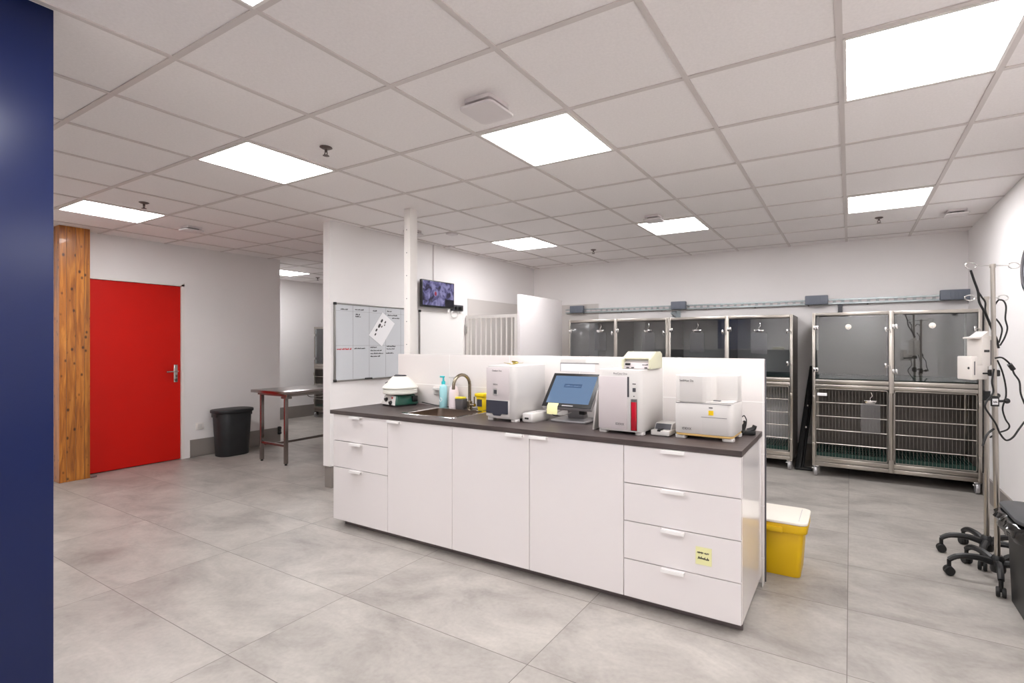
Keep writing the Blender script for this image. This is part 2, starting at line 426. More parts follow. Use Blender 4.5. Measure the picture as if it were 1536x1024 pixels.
# red door
d = struct(MB().box(DX - .06, DX - .012, 2.098, 2.965, .008, 2.075, .002).build('door_1', 'red', smooth=False))
d['label'] = 'red flush door beside the varnished wood post'
h = MB(); h.box(DX - .012, DX - .003, 2.895, 2.935, .93, 1.14, .004)
h.build('handle_plate', 'chrome', d)
h = MB(); h.tube(spline([(DX - .005, 2.915, 1.06), (DX + .04, 2.915, 1.06), (DX + .052, 2.90, 1.06), (DX + .052, 2.80, 1.058)], 5), .0085, 10)
h.build('door_handle', 'chrome', d)
f = MB(); f.box(DX - .1, DX + .008, 2.968, 3.0, 0, 2.1); f.box(DX - .1, DX + .008, 2.088, 2.096, 0, 2.1); f.box(DX - .1, DX + .008, 2.088, 3.0, 2.078, 2.1)
struct(f.build('trim_2', 'white_trim', smooth=False))

# varnished glued-timber post
t = thing('wooden_post', 'varnished knotty pine post from floor to ceiling between blue wall and red door', 'post', (-6.98, 1.852, 0))
ys = [0, .055, .125, .19, .235]
for k in range(4):
    MB().box(0, .15, ys[k] + .0011, ys[k + 1] - .0011, .001, CEIL - .001, .0015).build('timber_plank', 'wood', t, smooth=False)
MB().box(.0, .146, .004, .231, .002, CEIL - .002).build('core', 'plinth', t, smooth=False)
MB().box(.151, .165, .237, .285, .004, .02, .002).build('metal_bracket', 'bolt', t)

# half wall behind the counter
hw = struct(MB().box(-3.43, -.432, 3.085, 3.11, 0, 1.297, .003).build('wall_half', 'tiles'))
struct(MB().box(-3.40, -.425, 3.1105, 3.119, .0, 1.29, .001).build('wall_half_backing', 'dark_grey'))
# white upright behind it, up to the ceiling
t = thing('upright_post', 'slim white perforated steel upright rising from the half wall to the ceiling', 'post', (-3.365, 3.125, 0))
MB().box(-.037, .037, 0, .085, 0, CEIL - .001, .004).build('upright', 'white_trim', t)
for k in range(6):
    z = 1.38 + k * .2
    MB().cyl((-.004, -.001, z), (-.004, .001, z), .005, 10).build('screw', 'bolt', t)

# stall: white panel, cladding
struct(MB().box(-3.5, -3.46, 4.98, 6.0, 0, 1.985, .004).build('wall_stall', 'gloss_white'))
struct(MB().box(PX, PX + .008, 5.04, YB, 0, 1.975).box(PX + .008, -3.2, YB - .008, YB, .2, 1.975).build('trim_3', 'cladding', smooth=False))
# gate
t = thing('stall_gate', 'white metal gate of upright flat bars between whiteboard wall and stall panel', 'gate', (PX + .01, 4.985, 0))
GW = 3.63 - 4.325; GW = .81
b = MB(); z0, z1 = .12, 1.75
b.box(0.01, .05, 0, .03, z0, z1).box(GW - .04, GW, 0, .03, z0, z1).box(.05, GW - .04, 0, .03, z1 - .04, z1).box(.05, GW - .04, 0, .03, z0, z0 + .04)
b.build('gate_frame', 'white_trim', t, smooth=False)
for k in range(9):
    x = .085 + k * (GW - .17) / 8
    MB().box(x - .009, x + .009, .008, .02, z0 + .04, z1 - .04).build('gate_bar', 'white_trim', t, smooth=False)
for z in (.35, 1.5): MB().cyl((.004, -.004, z), (.004, -.004, z + .13), .008, 10).box(-.004, .03, -.006, .0, z + .02, z + .11).build('hinge', 'chrome', t)
for xa in (.012, GW - .04): MB().box(xa, xa + .036, .002, .028, .0004, z0).build('gate_foot', 'white_trim', t, smooth=False)

# ------------------------------------------------------------------ ceiling fittings
def light(ci, cj, label):
    x = GX + .6 * ci; y = GY + .6 * cj
    t = thing('ceiling_light', label, 'light', (x + .3, y + .3, CEIL), 0, 'square ceiling light panels')
    b = MB(); e = .288
    b.box(-e, e, -e, -e + .012, -.010, -.0008).box(-e, e, e - .012, e, -.010, -.0008).box(-e, -e + .012, -e + .012, e - .012, -.010, -.0008).box(e - .012, e, -e + .012, e - .012, -.010, -.0008)
    b.build('frame', 'white_trim', t, smooth=False)
    MB().box(-e + .012, e - .012, -e + .012, e - .012, -.008, -.0012).build('diffuser', 'light', t, smooth=False)
light(-2, 0, 'lit square panel in mid ceiling, just behind the large square air plate')
light(-5, -1, 'lit square ceiling panel beside a sprinkler head, second one from the wooden post')
light(-9, -1, 'lit square ceiling panel nearest the wooden post and red door')
light(-2, -3, 'lit square ceiling panel cut by top edge of the photo, left of middle')
light(-5, 4, 'small lit square ceiling panel between the white upright and the caged back wall')
light(-2, 4, 'small lit square ceiling panel beside an air valve above the four-column cages')
light(1, 4, 'lit square ceiling panel above the two-column cage by the right wall')
light(1, 0, 'largest lit ceiling panel in the top right corner of the photo')
light(-13, 4, 'distant lit ceiling panel in the far room beyond the door wall')
for ci, cj, lab in ((1, -4, 'added lit ceiling panel, unseen behind the camera near the right wall'), (1, -8, 'added lit ceiling panel, unseen, farthest behind the camera by the right wall'), (-2, -7, 'added lit ceiling panel, unseen behind the camera near the blue wall'), (-7, -5, 'lit square ceiling panel behind the blue wall'), (-11, -5, 'lit square ceiling panel in the corner behind the blue wall')): light(ci, cj, lab)  # panels behind the camera are unseen, added to brighten the counter fronts

def airplate(x, y, s, label, gap=.022):
    t = thing('air_valve', label, 'vent', (x, y, CEIL), 0, 'square air valves in the ceiling')
    MB().rbox(-s * .82, s * .82, -s * .82, s * .82, -.02, -.0007, s * .2).build('valve_frame', 'vent', t)
    MB().rbox(-s * .6, s * .6, -s * .6, s * .6, -.02 - gap, -.0195, s * .15).build('valve_throat', 'vent_dark', t)
    MB().rbox(-s, s, -s, s, -.032 - gap, -.019 - gap, s * .3, .003).build('valve_plate', 'vent', t)
airplate(-1.555, 1.955, .1, 'largest square air valve plate, in front of the mid ceiling light')
airplate(-1.585, 4.45, .085, 'square air valve beside the light above the four-column cages', .014)
airplate(.82, 5.58, .085, 'square air valve near the right wall above the two-column cage', .014)
airplate(-5.8, 2.55, .085, 'square air valve near the red door', .014)
airplate(-3.98, 3.77, .085, 'square air valve partly hidden behind the white upright', .014)
for x, y, lab in ((-3.69, 4.05, 'small flat ceiling cover beyond the white upright'), (-4.22, 4.6, 'small flat ceiling cover above the wall television')):
    o = MB().rbox(x - .05, x + .05, y - .05, y + .05, CEIL - .022, CEIL - .0007, .02, .004).build('ceiling_cover', 'vent'); tag(o, lab, 'vent')

def sprinkler(x, y, label):
    t = thing('sprinkler', label, 'sprinkler', (x, y, CEIL), 0, 'sprinkler heads in the ceiling')
    MB().lathe([(.001, -.0007), (.034, -.0007), (.036, -.004), (.022, -.012), (.012, -.013), (.001, -.013)], seg=20).build('rosette', 'sprk', t)
    MB().cyl((0, 0, -.012), (0, 0, -.03), .008, 12).tube([(-.008, 0, -.028), (-.012, 0, -.04), (-.003, 0, -.052)], .003, 6).tube([(.008, 0, -.028), (.012, 0, -.04), (.003, 0, -.052)], .003, 6).build('head', 'sprk', t)
    MB().lathe([(.001, -.05), (.017, -.05), (.019, -.053), (.001, -.055)], seg=14).build('deflector', 'sprk', t)
sprinkler(-2.747, 1.917, 'sprinkler head beside the lit panel left of the mid ceiling')
sprinkler(-5.14, 1.912, 'sprinkler head beside the lit panel nearest the wooden post')
sprinkler(.234, 5.53, 'sprinkler head behind the lit panel above the two-column cage')
sprinkler(-2.80, 5.64, 'sprinkler head above the left end of the four-column cages')
sprinkler(-8.23, 5.58, 'distant sprinkler head in the far room')

# ------------------------------------------------------------------ counter
FY = 2.484       # face of carcasses; fronts stand before it
ZB, ZT = .05, .85
def front(nm, t, x0, x1, z0, z1, hx=None, hw=.12):
    o = MB().box(x0 + .0022, x1 - .0022, -.019, -.0005, z0 + .0022, z1 - .0022, .0012).build(nm, 'gloss_white', t, smooth=False)
    if hx is not None:
        hb = MB().prism([(-.019, z1 - .0024), (-.019, z1 - .022), (-.0215, z1 - .022), (-.0215, z1 - .006), (-.040, z1 - .009), (-.042, z1 - .019), (-.0445, z1 - .019), (-.0435, z1 - .0024)], 'x', hx - hw / 2, hx + hw / 2)
        hb.build('handle', 'handle', o, smooth=False)
    return o
def cabinet(x0, label, kind):
    t = thing('base_cabinet', label, 'cabinet', (x0, FY, 0), 0, 'white gloss base cabinets')
    MB().box(.0006, .018, 0, .585, ZB, ZT).box(.582, .5994, 0, .585, ZB, ZT).box(.018, .582, 0, .585, ZB, ZB + .018).box(.018, .582, .575, .585, ZB + .018, ZT).box(.018, .582, 0, .03, ZT - .018, ZT).build('body', 'carcass', t, smooth=False)
    for fx in (.07, .53):
        for fy in (.09, .5): MB().cyl((fx, fy, .0005), (fx, fy, ZB), .018, 12).build('foot', 'black', t)
    if kind == 'three':
        for a, b_ in ((ZB, ZB + .4), (ZB + .4, ZB + .6), (ZB + .6, ZT)): front('drawer', t, 0, .6, a, b_, .27, .12)
    elif kind == 'four':
        for k in range(4): front('drawer', t, 0, .6, ZB + .2 * k, ZB + .2 * k + .2, .27, .12)
    else:
        front('door', t, 0, .6, ZB, ZT, {'l': .07, 'r': .5, 'n': None}[kind])
X0 = -3.445
cabinet(X0, 'white gloss cabinet with three unequal drawers at the left end of the counter', 'three')
cabinet(X0 + .6, 'white gloss one-door cabinet beside the three-drawer unit, under the sink left half', 'l')
cabinet(X0 + 1.2, 'white gloss one-door cabinet below the sink right edge and the dark-windowed analyser', 'r')
cabinet(X0 + 1.8, 'white gloss one-door cabinet beside the four-drawer unit, below the touchscreen', 'l')
cabinet(X0 + 2.4, 'white gloss cabinet with four equal drawers and a yellow note, right end of the counter', 'four')
o = MB().box(X0 + .06, X0 + 2.995, 2.525, 2.541, .0005, .049, .001).build('plinth', 'plinth', smooth=False); tag(o, 'dark grey recessed plinth board under the white counter cabinets', 'plinth')
# worktop with sink cut-out
WT = .878; WX0, WX1, WY0, WY1 = -3.475, -.443, 2.458, 3.084
SX0, SX1, SY0, SY1 = -2.822, -2.37, 2.60, 2.965
wb = MB(); z0 = ZT + .0005
vs = []
b = bmesh.new()
def ring(x0, x1, y0, y1, z): return [b.verts.new(p) for p in ((x0, y0, z), (x1, y0, z), (x1, y1, z), (x0, y1, z))]
o0, o1, i0, i1 = ring(WX0, WX1, WY0, WY1, z0), ring(WX0, WX1, WY0, WY1, WT), ring(SX0, SX1, SY0, SY1, z0), ring(SX0, SX1, SY0, SY1, WT)
for k in range(4):
    n = (k + 1) % 4
    b.faces.new((o1[k], o1[n], i1[n], i1[k])); b.faces.new((o0[n], o0[k], i0[k], i0[n]))
    b.faces.new((o0[k], o0[n], o1[n], o1[k])); b.faces.new((i0[n], i0[k], i1[k], i1[n]))
wb.merge(b)
o = wb.build('worktop', 'worktop', smooth=False); tag(o, 'long dark brown wood-grain worktop on the white base cabinets', 'worktop')
# sink
t = thing('kitchen_sink', 'inset stainless steel sink bowl in the dark worktop', 'sink', ((SX0 + SX1) / 2, (SY0 + SY1) / 2, WT))
b = bmesh.new(); hx, hy = (SX1 - SX0) / 2, (SY1 - SY0) / 2
def rr(hx, hy, r, z, seg=5):
    out = []
    for cx, cy, a0 in ((hx - r, hy - r, 0), (-hx + r, hy - r, 90), (-hx + r, -hy + r, 180), (hx - r, -hy + r, 270)):
        for i in range(seg + 1):
            a = math.radians(a0 + 90 * i / seg); out.append(b.verts.new((cx + r * math.cos(a), cy + r * math.sin(a), z)))
    return out
def loft(rings):
    for k in range(len(rings) - 1):
        n = len(rings[k])
        for i in range(n): b.faces.new((rings[k][i], rings[k][(i + 1) % n], rings[k + 1][(i + 1) % n], rings[k + 1][i]))
loft([rr(hx + .04, hy + .018, .03, .0006), rr(hx + .039, hy + .017, .03, .0035), rr(hx + .004, hy + .004, .04, .0035), rr(hx - .006, hy - .006, .04, .001)])
MB().merge(b).build('rim', 'chrome', t)
b = bmesh.new(); R = [rr(hx - .006, hy - .006, .04, .001), rr(hx - .012, hy - .012, .05, -.12), rr(hx - .03, hy - .03, .05, -.145)]
b.faces.new(R[-1]); loft(R)
MB().merge(b).build('bowl', 'basin', t)
MB().lathe([(.001, -.1445), (.036, -.1445), (.038, -.1425), (.03, -.141), (.001, -.1425)], .1, .0, 24).build('drain', 'chrome', t)
# faucet
t = thing('faucet', 'brushed metal gooseneck tap behind the sink bowl', 'faucet', (-2.575, 3.025, WT))
MB().lathe([(.001, .0006), (.026, .0006), (.026, .006), (.021, .01), (.021, .06), (.014, .064), (.001, .064)], seg=20).build('tap_body', 'nickel', t)
pts = [(0, 0, .06), (0, 0, .19)]
for k in range(1, 11):
    a = PI * k / 10; pts.append((-.01 * (1 - math.cos(a)) / 2, -.085 * (1 - math.cos(a)), .19 + .08 * math.sin(a)))
pts.append((-.012, -.17, .165))
MB().tube(pts, .0125, 12).build('spout', 'nickel', t)
MB().tube([(.018, -.005, .035), (.06, -.01, .035)], .013, 12).tube([(.056, -.01, .035), (.056, -.01, .1)], .005, 8).build('lever', 'nickel', t)

# bottles and cups behind the sink
t = thing('soap_bottle', 'turquoise pump bottle behind the sink, beside the milky white bottle', 'bottle', (-2.85, 3.028, WT))
MB().lathe([(.001, .0006), (.029, .0006), (.031, .004), (.031, .155), (.028, .168), (.013, .178), (.013, .184), (.001, .184)], seg=24).build('body', 'teal', t)
MB().lathe([(.001, .184), (.016, .184), (.016, .205), (.008, .208), (.006, .235), (.001, .235)], seg=16).box(-.035, .012, -.007, .007, .235, .249, .004).build('pump', 'teal_dark', t)
MB().tube(spline([(-.016, -.027, .06), (-.004, -.0312, .045), (.012, -.029, .06), (.004, -.0312, .075), (-.008, -.0305, .07)], 4), .002, 6).build('emblem', 'paper', t)
t = thing('soap_bottle', 'milky white pump bottle between turquoise bottle and dark cup', 'bottle', (-2.742, 3.03, WT))
MB().lathe([(.001, .0006), (.036, .0006), (.039, .004), (.039, .13), (.03, .16), (.014, .178), (.014, .186), (.001, .186)], seg=24).build('body', 'pink_white', t)
MB().lathe([(.001, .186), (.017, .186), (.017, .205), (.007, .208), (.006, .235), (.001, .235)], seg=16).box(-.05, .012, -.007, .007, .235, .249, .004).build('pump', 'plastic', t)
t = thing('sponge_cup', 'dark grey cup behind the sink with a yellow sponge on top', 'cup', (-2.665, 3.03, WT))
MB().rbox(-.044, .044, -.035, .035, .0006, .075, .02, .002, taper=.12).build('cup', 'cup', t)
o = MB().box(-2.70, -2.63, 2.998, 3.052, WT + .0752, WT + .09, .004).build('sponge', 'sponge'); tag(o, 'yellow sponge lying on the dark grey cup by the tap', 'sponge')
t = thing('sharps_cup', 'small yellow sharps pot behind the sink, half hidden by the dark-windowed analyser', 'container', (-2.455, 3.03, WT))
MB().rbox(-.042, .042, -.035, .035, .0006, .105, .02, .002, taper=.3).build('pot', 'yellow_cup', t)
MB().rbox(-.05, .05, -.042, .042, .1052, .128, .02, .003).build('lid', 'yellow_cup', t)
MB().box(-.024, .024, -.0345, -.0325, .03, .085).build('label', 'ink', t)
t = thing('wall_socket', 'white twin socket on the half wall between centrifuge and turquoise bottle', 'socket', (-2.93, 3.084, 1.0))
MB().box(-.075, .04, -.012, -.0005, -.03, .03, .003).build('socket_plate', 'switch', t)
MB().rbox(-.055, .03, -.045, -.012, .008, .026, .006, .002).build('plug', 'plastic', t)
# dark plug lead of the centrifuge
o = MB().tube(spline([(-3.10, 3.04, .90), (-3.02, 3.055, .888), (-2.96, 3.05, .884), (-2.92, 3.06, .885), (-2.905, 3.07, .93), (-2.91, 3.066, .998)], 6), .0035, 6).build('power_cable', 'black'); tag(o, 'thin black cable from the centrifuge to the wall socket', 'cable')

# centrifuge
t = thing('centrifuge', 'white domed bench centrifuge on a dark green base at the left end of worktop', 'centrifuge', (-3.238, 2.935, WT), math.radians(-11))
MB().prism([(-.1, -.1), (.1, -.1), (.11, .08), (.09, .1), (-.09, .1), (-.11, .08)], 'z', .0006, .012).build('base', 'black', t)
def frust(mb, w0, w1, za, zb, bev=.008):
    b = bmesh.new(); v = [b.verts.new((sx * ww, sy * ww, z)) for z, ww in ((za, w0), (zb, w1)) for sx, sy in ((-1, -1), (1, -1), (1, 1), (-1, 1))]
    b.faces.new(v[3::-1]); b.faces.new(v[4:])
    for k in range(4): n = (k + 1) % 4; b.faces.new((v[k], v[n], v[4 + n], v[4 + k]))
    bmesh.ops.bevel(b, geom=b.edges[:], offset=bev, segments=3, affect='EDGES', profile=.5); return mb.merge(b)
frust(MB(), .108, .084, .012, .092).build('housing', 'green', t)
pn = MB().prism([(-.107, .014), (.1, .014), (.078, .088), (-.083, .088)], 'y', -.004, 0)
pn.xform(Matrix.Translation((0, -.1075, .014)) @ Matrix.Rotation(-math.atan2(.024, .08), 4, 'X') @ Matrix.Translation((0, 0, -.014)))
pn.build('control_panel', 'plastic', t)
for kx, kz, kr in ((-.035, .056, .016), (.04, .035, .015)):
    yy = -.11 + (kz - .014) * .3
    MB().cyl((kx, yy, kz), (kx, yy - .018, kz - .005), kr, 16).build('knob', 'black', t)
yy = -.11 + .055 * .3
MB().cyl((.042, yy, .07), (.042, yy - .006, .07), .007, 10).build('indicator', 'red', t)
MB().box(.09, .118, .045, .09, .035, .08, .004).build('inlet', 'black', t)
MB().lathe([(.001, .086), (.09, .086), (.11, .094), (.132, .1), (.136, .106), (.136, .116), (.133, .118), (.133, .122), (.136, .124), (.136, .138), (.122, .1385), (.001, .1385)], seg=40).build('bowl', 'cent_white', t)
MB().lathe([(.001, .139), (.122, .139), (.124, .1425), (.140, .143), (.141, .153), (.134, .162), (.068, .232), (.058, .24), (.001, .24)], seg=40).build('lid', 'cent_white', t)
MB().lathe([(.001, .2405), (.05, .2405), (.05, .246), (.044, .249), (.001, .249)], seg=24).box(-.062, .062, -.012, .012, .244, .252, .003).build('lid_handle', 'dark_grey', t)
MB().box(-.011, .011, -.003, .003, -.012, .012, .001).xform(Matrix.Translation((-.04, -.1, .192)) @ Matrix.Rotation(-.6, 4, 'Z') @ Matrix.Rotation(-1.0, 4, 'X')).build('lid_catch', 'dark_grey', t)

# analyser 1: dark window drawer
def analyser_feet(t, w, d, m='plastic', z1=.018, fw=.05):
    for fx in (.0, w - fw):
        for fy in (.012, d - .06): MB().rbox(fx, fx + fw, fy, fy + .05, .0006, z1, .015, .002).build('foot', m, t)
W, D, H = .246, .36, .364
t = thing('analyser', 'white bench analyser with a dark grey window drawer, keys on top', 'analyser', (-2.112, 2.645, WT), math.radians(-3))
MB().rbox(0, W, 0, D, .018, H, .035, .006).build('housing', 'plastic_grey', t)
MB().box(.006, .2, -.0025, .02, .14, H - .012, .002).build('front_panel', 'plastic_lilac', t)
MB().box(.002, .203, -.001, .02, .03, .142, .004).build('drawer_surround', 'plastic', t)
o = MB().prism([(.008, .05), (.06, .05), (.07, .036), (.128, .036), (.138, .05), (.19, .05), (.19, .135), (.008, .135)], 'y', -.006, .0).build('window_drawer', 'dark_window', t, smooth=False)
analyser_feet(t, W, D)
MB().rbox(.075, .098, -.006, -.002, .178, .204, .006).build('button', 'dark_grey', t)
MB().rbox(.069, .104, -.004, -.0022, .171, .211, .008).build('button_surround', 'plastic', t)
text('lettering', 'Catalyst One', .0155, (.056, -.003, .325), (1, 0, 0), (0, 0, 1), 'ink', t)
text('lettering', 'IDEXX', .013, (.066, -.003, .235), (1, 0, 0), (0, 0, 1), 'ink', t)
# keys on top
t = thing('key_bunch', 'small bunch of brass keys on top of the dark-windowed analyser', 'keys', (-1.98, 2.76, WT + H + .001), .4)
b = MB()
for k in range(12): pass
b.tube([(.018 * math.cos(2 * PI * k / 16), .018 * math.sin(2 * PI * k / 16), .004) for k in range(17)], .0016, 6); b.build('ring', 'brass', t)
for a in (.2, 1.2, 2.6):
    kb = MB().rbox(.02, .042, -.011, .011, .0, .004, .009).box(.04, .075, -.004, .004, .001, .0035)
    kb.xform(Matrix.Rotation(a, 4, 'Z') @ Matrix.Rotation(-.12, 4, 'Y')).xform(Matrix.Translation((0, 0, .002))).build('key', 'brass', t)
MB().tube(spline([(.0, .018, .006), (.03, .03, .016), (-.01, .045, .02), (.02, .06, .008)], 5), .005, 6).build('strap', 'brass', t)

# small white reader
t = thing('barcode_dock', 'small white rounded box with a black port, beside the dark-windowed analyser', 'device', (-1.848, 2.675, WT), math.radians(-3))
MB().rbox(0, .092, 0, .2, .004, .06, .02, .008).build('housing', 'plastic', t)
MB().box(.028, .06, -.002, .006, .022, .034, .002).build('port', 'black', t)
MB().rbox(.03, .07, .11, .175, .0595, .062, .01).build('window', 'plastic_grey', t)
MB().rbox(.006, .086, .01, .19, .0006, .0045, .015).build('foot', 'plastic_grey', t)

# touchscreen
t = thing('touchscreen', 'tilted black-framed touchscreen with a blue picture on a silver stand', 'monitor', (-1.58, 2.80, WT))
TILT = math.radians(39); SW, SH = .362, .268
rot = Matrix.Translation((0, -.02, .1)) @ Matrix.Rotation(-TILT, 4, 'X')
def sc(mb): return mb.xform(rot)
sc(MB().rbox(-SW / 2, SW / 2, .004, .035, 0, SH, .012, .004)).build('casing', 'silver', t)
sc(MB().box(-SW / 2 + .002, SW / 2 - .002, -.001, .005, .002, SH - .002, .002)).build('bezel', 'black', t)
sc(MB().box(-SW / 2 + .026, SW / 2 - .026, -.0022, -.0008, .03, SH - .024)).build('screen', 'screen', t, smooth=False)
sc(MB().box(-.065, .065, -.003, -.0021, .152, .18)).build('screen_message', 'screen_box', t, smooth=False)
b = MB(); scribble(b, (-.055, -.0031, .161), (1, 0, 0), (0, 0, 1), .11, .01, .0012, 5); sc(b).build('screen_writing', 'screen', t)
b = MB(); b.box(-.03, .05, -.0022, -.0008, .009, .017); sc(b).build('badge', 'silver', t)
MB().rbox(-.13, .135, .0, .2, .0006, .014, .02, .004).build('stand_base', 'silver', t)
MB().prism([(.12, .012), (.185, .012), (.13, .2), (.09, .19)], 'x', -.06, .06, .006).build('stand_neck', 'silver', t)
b = MB(); b.box(-.1, -.02, .06, .1, .07, .1, .004); b.box(.06, .1, .05, .09, .05, .1, .004); b.build('connector_block', 'black', t)
for k, (m, pts) in enumerate((('black', [(-.1, .08, .08), (-.14, .05, .05), (-.1, .03, .035), (-.02, .06, .05)]), ('plastic', [(-.05, .07, .08), (-.09, .02, .055), (-.05, .01, .045), (.0, .06, .06)]))):
    MB().tube(spline(pts, 6), .0035, 6).build('lead', m, t)
o = MB()
su = (math.sin(TILT), math.cos(TILT)); sn = (-math.cos(TILT), math.sin(TILT))
pp = [(2.78 + su[0] * q + sn[0] * k, WT + .1 + su[1] * q + sn[1] * k) for q, k in ((.026, .0024), (.0, .0024), (.0, .0036), (.026, .0036))]
o.prism([pp[0], pp[1], (pp[1][0] - .004, pp[1][1] - .05), (pp[1][0] - .0052, pp[1][1] - .05), pp[2], pp[3]], 'x', -1.715, -1.637)
o = o.build('sticky_note', 'sticky'); tag(o, 'blank pale yellow note stuck to the lower left edge of the touchscreen', 'note')

# leaning grey-white slab between screen and tall analyser
t = thing('tablet_stand', 'thin pale grey slab leaning against the side of the red-striped analyser', 'tablet', (-1.318, 2.64, WT))
b = MB().box(0, .01, 0, .17, 0, .235, .003); b.xform(Matrix.Rotation(math.radians(7), 4, 'Y')); b.xform(Matrix.Translation((0, 0, .002))); b.build('slab', 'plastic_grey', t)
b = MB().box(-.0015, .0, .05, .08, .14, .16); b.xform(Matrix.Rotation(math.radians(7), 4, 'Y')); b.build('mark', 'ink_light', t)

# analyser 2: red strip
W, D, H = .272, .36, .362
t = thing('analyser', 'tall white bench analyser with a bright red vertical strip', 'analyser', (-1.262, 2.595, WT), math.radians(-1))
MB().rbox(0, W, 0, D, .016, H, .03, .006).build('housing', 'plastic', t)
MB().box(.008, .185, -.004, .012, .028, H - .04, .002).build('door', 'plastic_lilac', t)
MB().rbox(.184, .196, -.002, .008, .21, .322, .003).build('door_grip', 'dark_grey', t)
analyser_feet(t, W, D)
MB().rbox(.207, .243, -.003, .004, .026, .2, .008, .001).build('strip_surround', 'cup', t)
MB().rbox(.2085, .2415, -.005, .004, .028, .184, .007, .001).build('red_strip', 'red_window', t)
MB().box(.217, .235, -.004, .004, .24, .262, .002).build('button', 'dark_grey', t)
MB().box(.222, .228, -.003, .004, .213, .219, .001).build('indicator', 'ink', t)
text('lettering', 'ProCyte One', .0155, (.1, -.0015, .334), (1, 0, 0), (0, 0, 1), 'ink_light', t)
text('lettering', 'IDEXX', .018, (.115, -.0046, .052), (1, 0, 0), (0, 0, 1), 'ink', t)
b = MB().box(.216, .236, -.0015, .002, .281, .286); b.build('mark', 'ink', t)

# cream device on it
t = thing('bench_reader', 'cream hooded device standing on the red-striped analyser', 'device', (-1.15, 2.68, WT + H + .0006), math.radians(-1))
w_ = .178
for x0 in (0, w_ - .014):
    MB().prism([(0, 0), (.19, 0), (.19, .085), (.16, .098), (.09, .098), (0, .055)], 'x', x0, x0 + .014, .003).build('side_cheek', 'cream', t)
MB().prism([(.012, .06), (.08, .094), (.16, .097), (.185, .085), (.185, .004), (.175, .004), (.172, .078), (.155, .088), (.085, .085), (.018, .053)], 'x', .014, w_ - .014).build('hood', 'cream', t)
MB().box(.014, w_ - .014, .03, .175, .002, .05, .002).build('back_plate', 'plastic_grey', t)
MB().prism([(.004, .002), (.03, .002), (.03, .04), (.012, .036)], 'x', .014, w_ - .014).build('front_plate', 'plastic_lilac', t)
MB().box(.022, .052, .002, .012, .02, .032, .001).build('display', 'black', t)
for x in (.03, .06, .14): MB().box(x, x + .016, .0, .008, .004, .01, .001).build('button', 'ink', t)
b = MB(); scribble(b, (.125, .0065, .022), (1, 0, 0), (0, 0, 1), .035, .006, .001, 3); b.build('lettering', 'ink_light', t)

# card printer between analysers 2 and 3
t = thing('card_printer', 'small low white printer with a dark slot between the two right-hand analysers', 'device', (-.963, 2.645, WT), math.radians(-2))
MB().rbox(0, .108, 0, .17, .003, .03, .012, .004).build('tray', 'plastic', t)
MB().prism([(.05, .03), (.17, .03), (.17, .062), (.075, .062)], 'x', .004, .104, .004).build('hood', 'plastic', t)
MB().prism([(.046, .031), (.051, .031), (.0735, .059), (.068, .059)], 'x', .01, .098).build('slot_face', 'dark_grey', t)
MB().box(.04, .06, -.002, .05, .024, .036, .003).build('latch', 'black', t)
MB().rbox(.006, .1, .008, .165, .0006, .0035, .008).build('foot', 'dark_grey', t)

# analyser 3: alcove, amber base
W, D, H = .308, .25, .338
t = thing('analyser', 'white bench analyser with open alcove, amber base band and yellow tag', 'analyser', (-.826, 2.64, WT), math.radians(-1))
MB().rbox(.0, W, .0, D, .03, .195, .03, .005).build('lower_housing', 'plastic', t)
b = MB()
b.prism([(.0, .03), (.03, .0), (.15, .0), (.172, .012), (.186, .04), (.195, .12), (W, .12), (W, D - .03), (W - .03, D), (.03, D), (0, D - .03)], 'z', .1955, H, .006, 3)
b.build('upper_housing', 'plastic', t)
MB().rbox(.155, W - .004, .004, .14, .1955, .205, .025, .002).build('tray', 'plastic', t)
MB().box(.2, .238, .03, .05, .205, .209, .001).build('tray_slot', 'dark_grey', t)
MB().box(.01, W - .01, -.0012, .003, .1905, .1935).build('seam', 'ink_light', t)
MB().box(.146, W - .03, -.0012, .003, .121, .1235).build('drawer_seam', 'ink_light', t)
MB().box(.146, .1475, -.0012, .003, .036, .121).build('drawer_edge', 'vent', t)
MB().rbox(.003, W - .003, .003, D - .003, .018, .03, .03, .003).build('base_band', 'amber', t)
analyser_feet(t, W, D, z1=.018, fw=.06)
MB().rbox(.184, .21, -.003, .003, .134, .158, .004).build('yellow_tag', 'yellow_tag', t)
MB().box(.186, .206, -.0015, .003, .170, .175).build('mark', 'ink', t)
text('lettering', 'SediVue Dx', .016, (.03, -.002, .305), (1, 0, 0), (0, 0, 1), 'ink', t)
text('lettering', 'IDEXX', .017, (.045, -.002, .05), (1, 0, 0), (0, 0, 1), 'ink', t)

# black holder and lead at the right end
t = thing('tape_holder', 'small black two-horned holder at the right end of worktop', 'holder', (-.498, 2.93, WT), math.radians(20))
MB().rbox(-.042, .042, -.025, .025, .0006, .025, .015, .005).build('base', 'black', t)
MB().tube(spline([(-.03, 0, .02), (-.022, 0, .045), (-.012, 0, .066), (-.022, 0, .074)], 5), .012, 8, .006).tube(spline([(.0, 0, .02), (.03, 0, .032), (.04, 0, .052)], 5), .015, 8, .012).build('horn', 'black', t)
o = MB().tube(spline([(-.508, 2.86, .898), (-.498, 2.875, .93), (-.495, 2.88, .965), (-.505, 2.872, .99), (-.513, 2.86, .985)], 6), .003, 6).build('power_lead', 'black'); tag(o, 'short black lead looping at the right side of the amber-based analyser', 'cable')
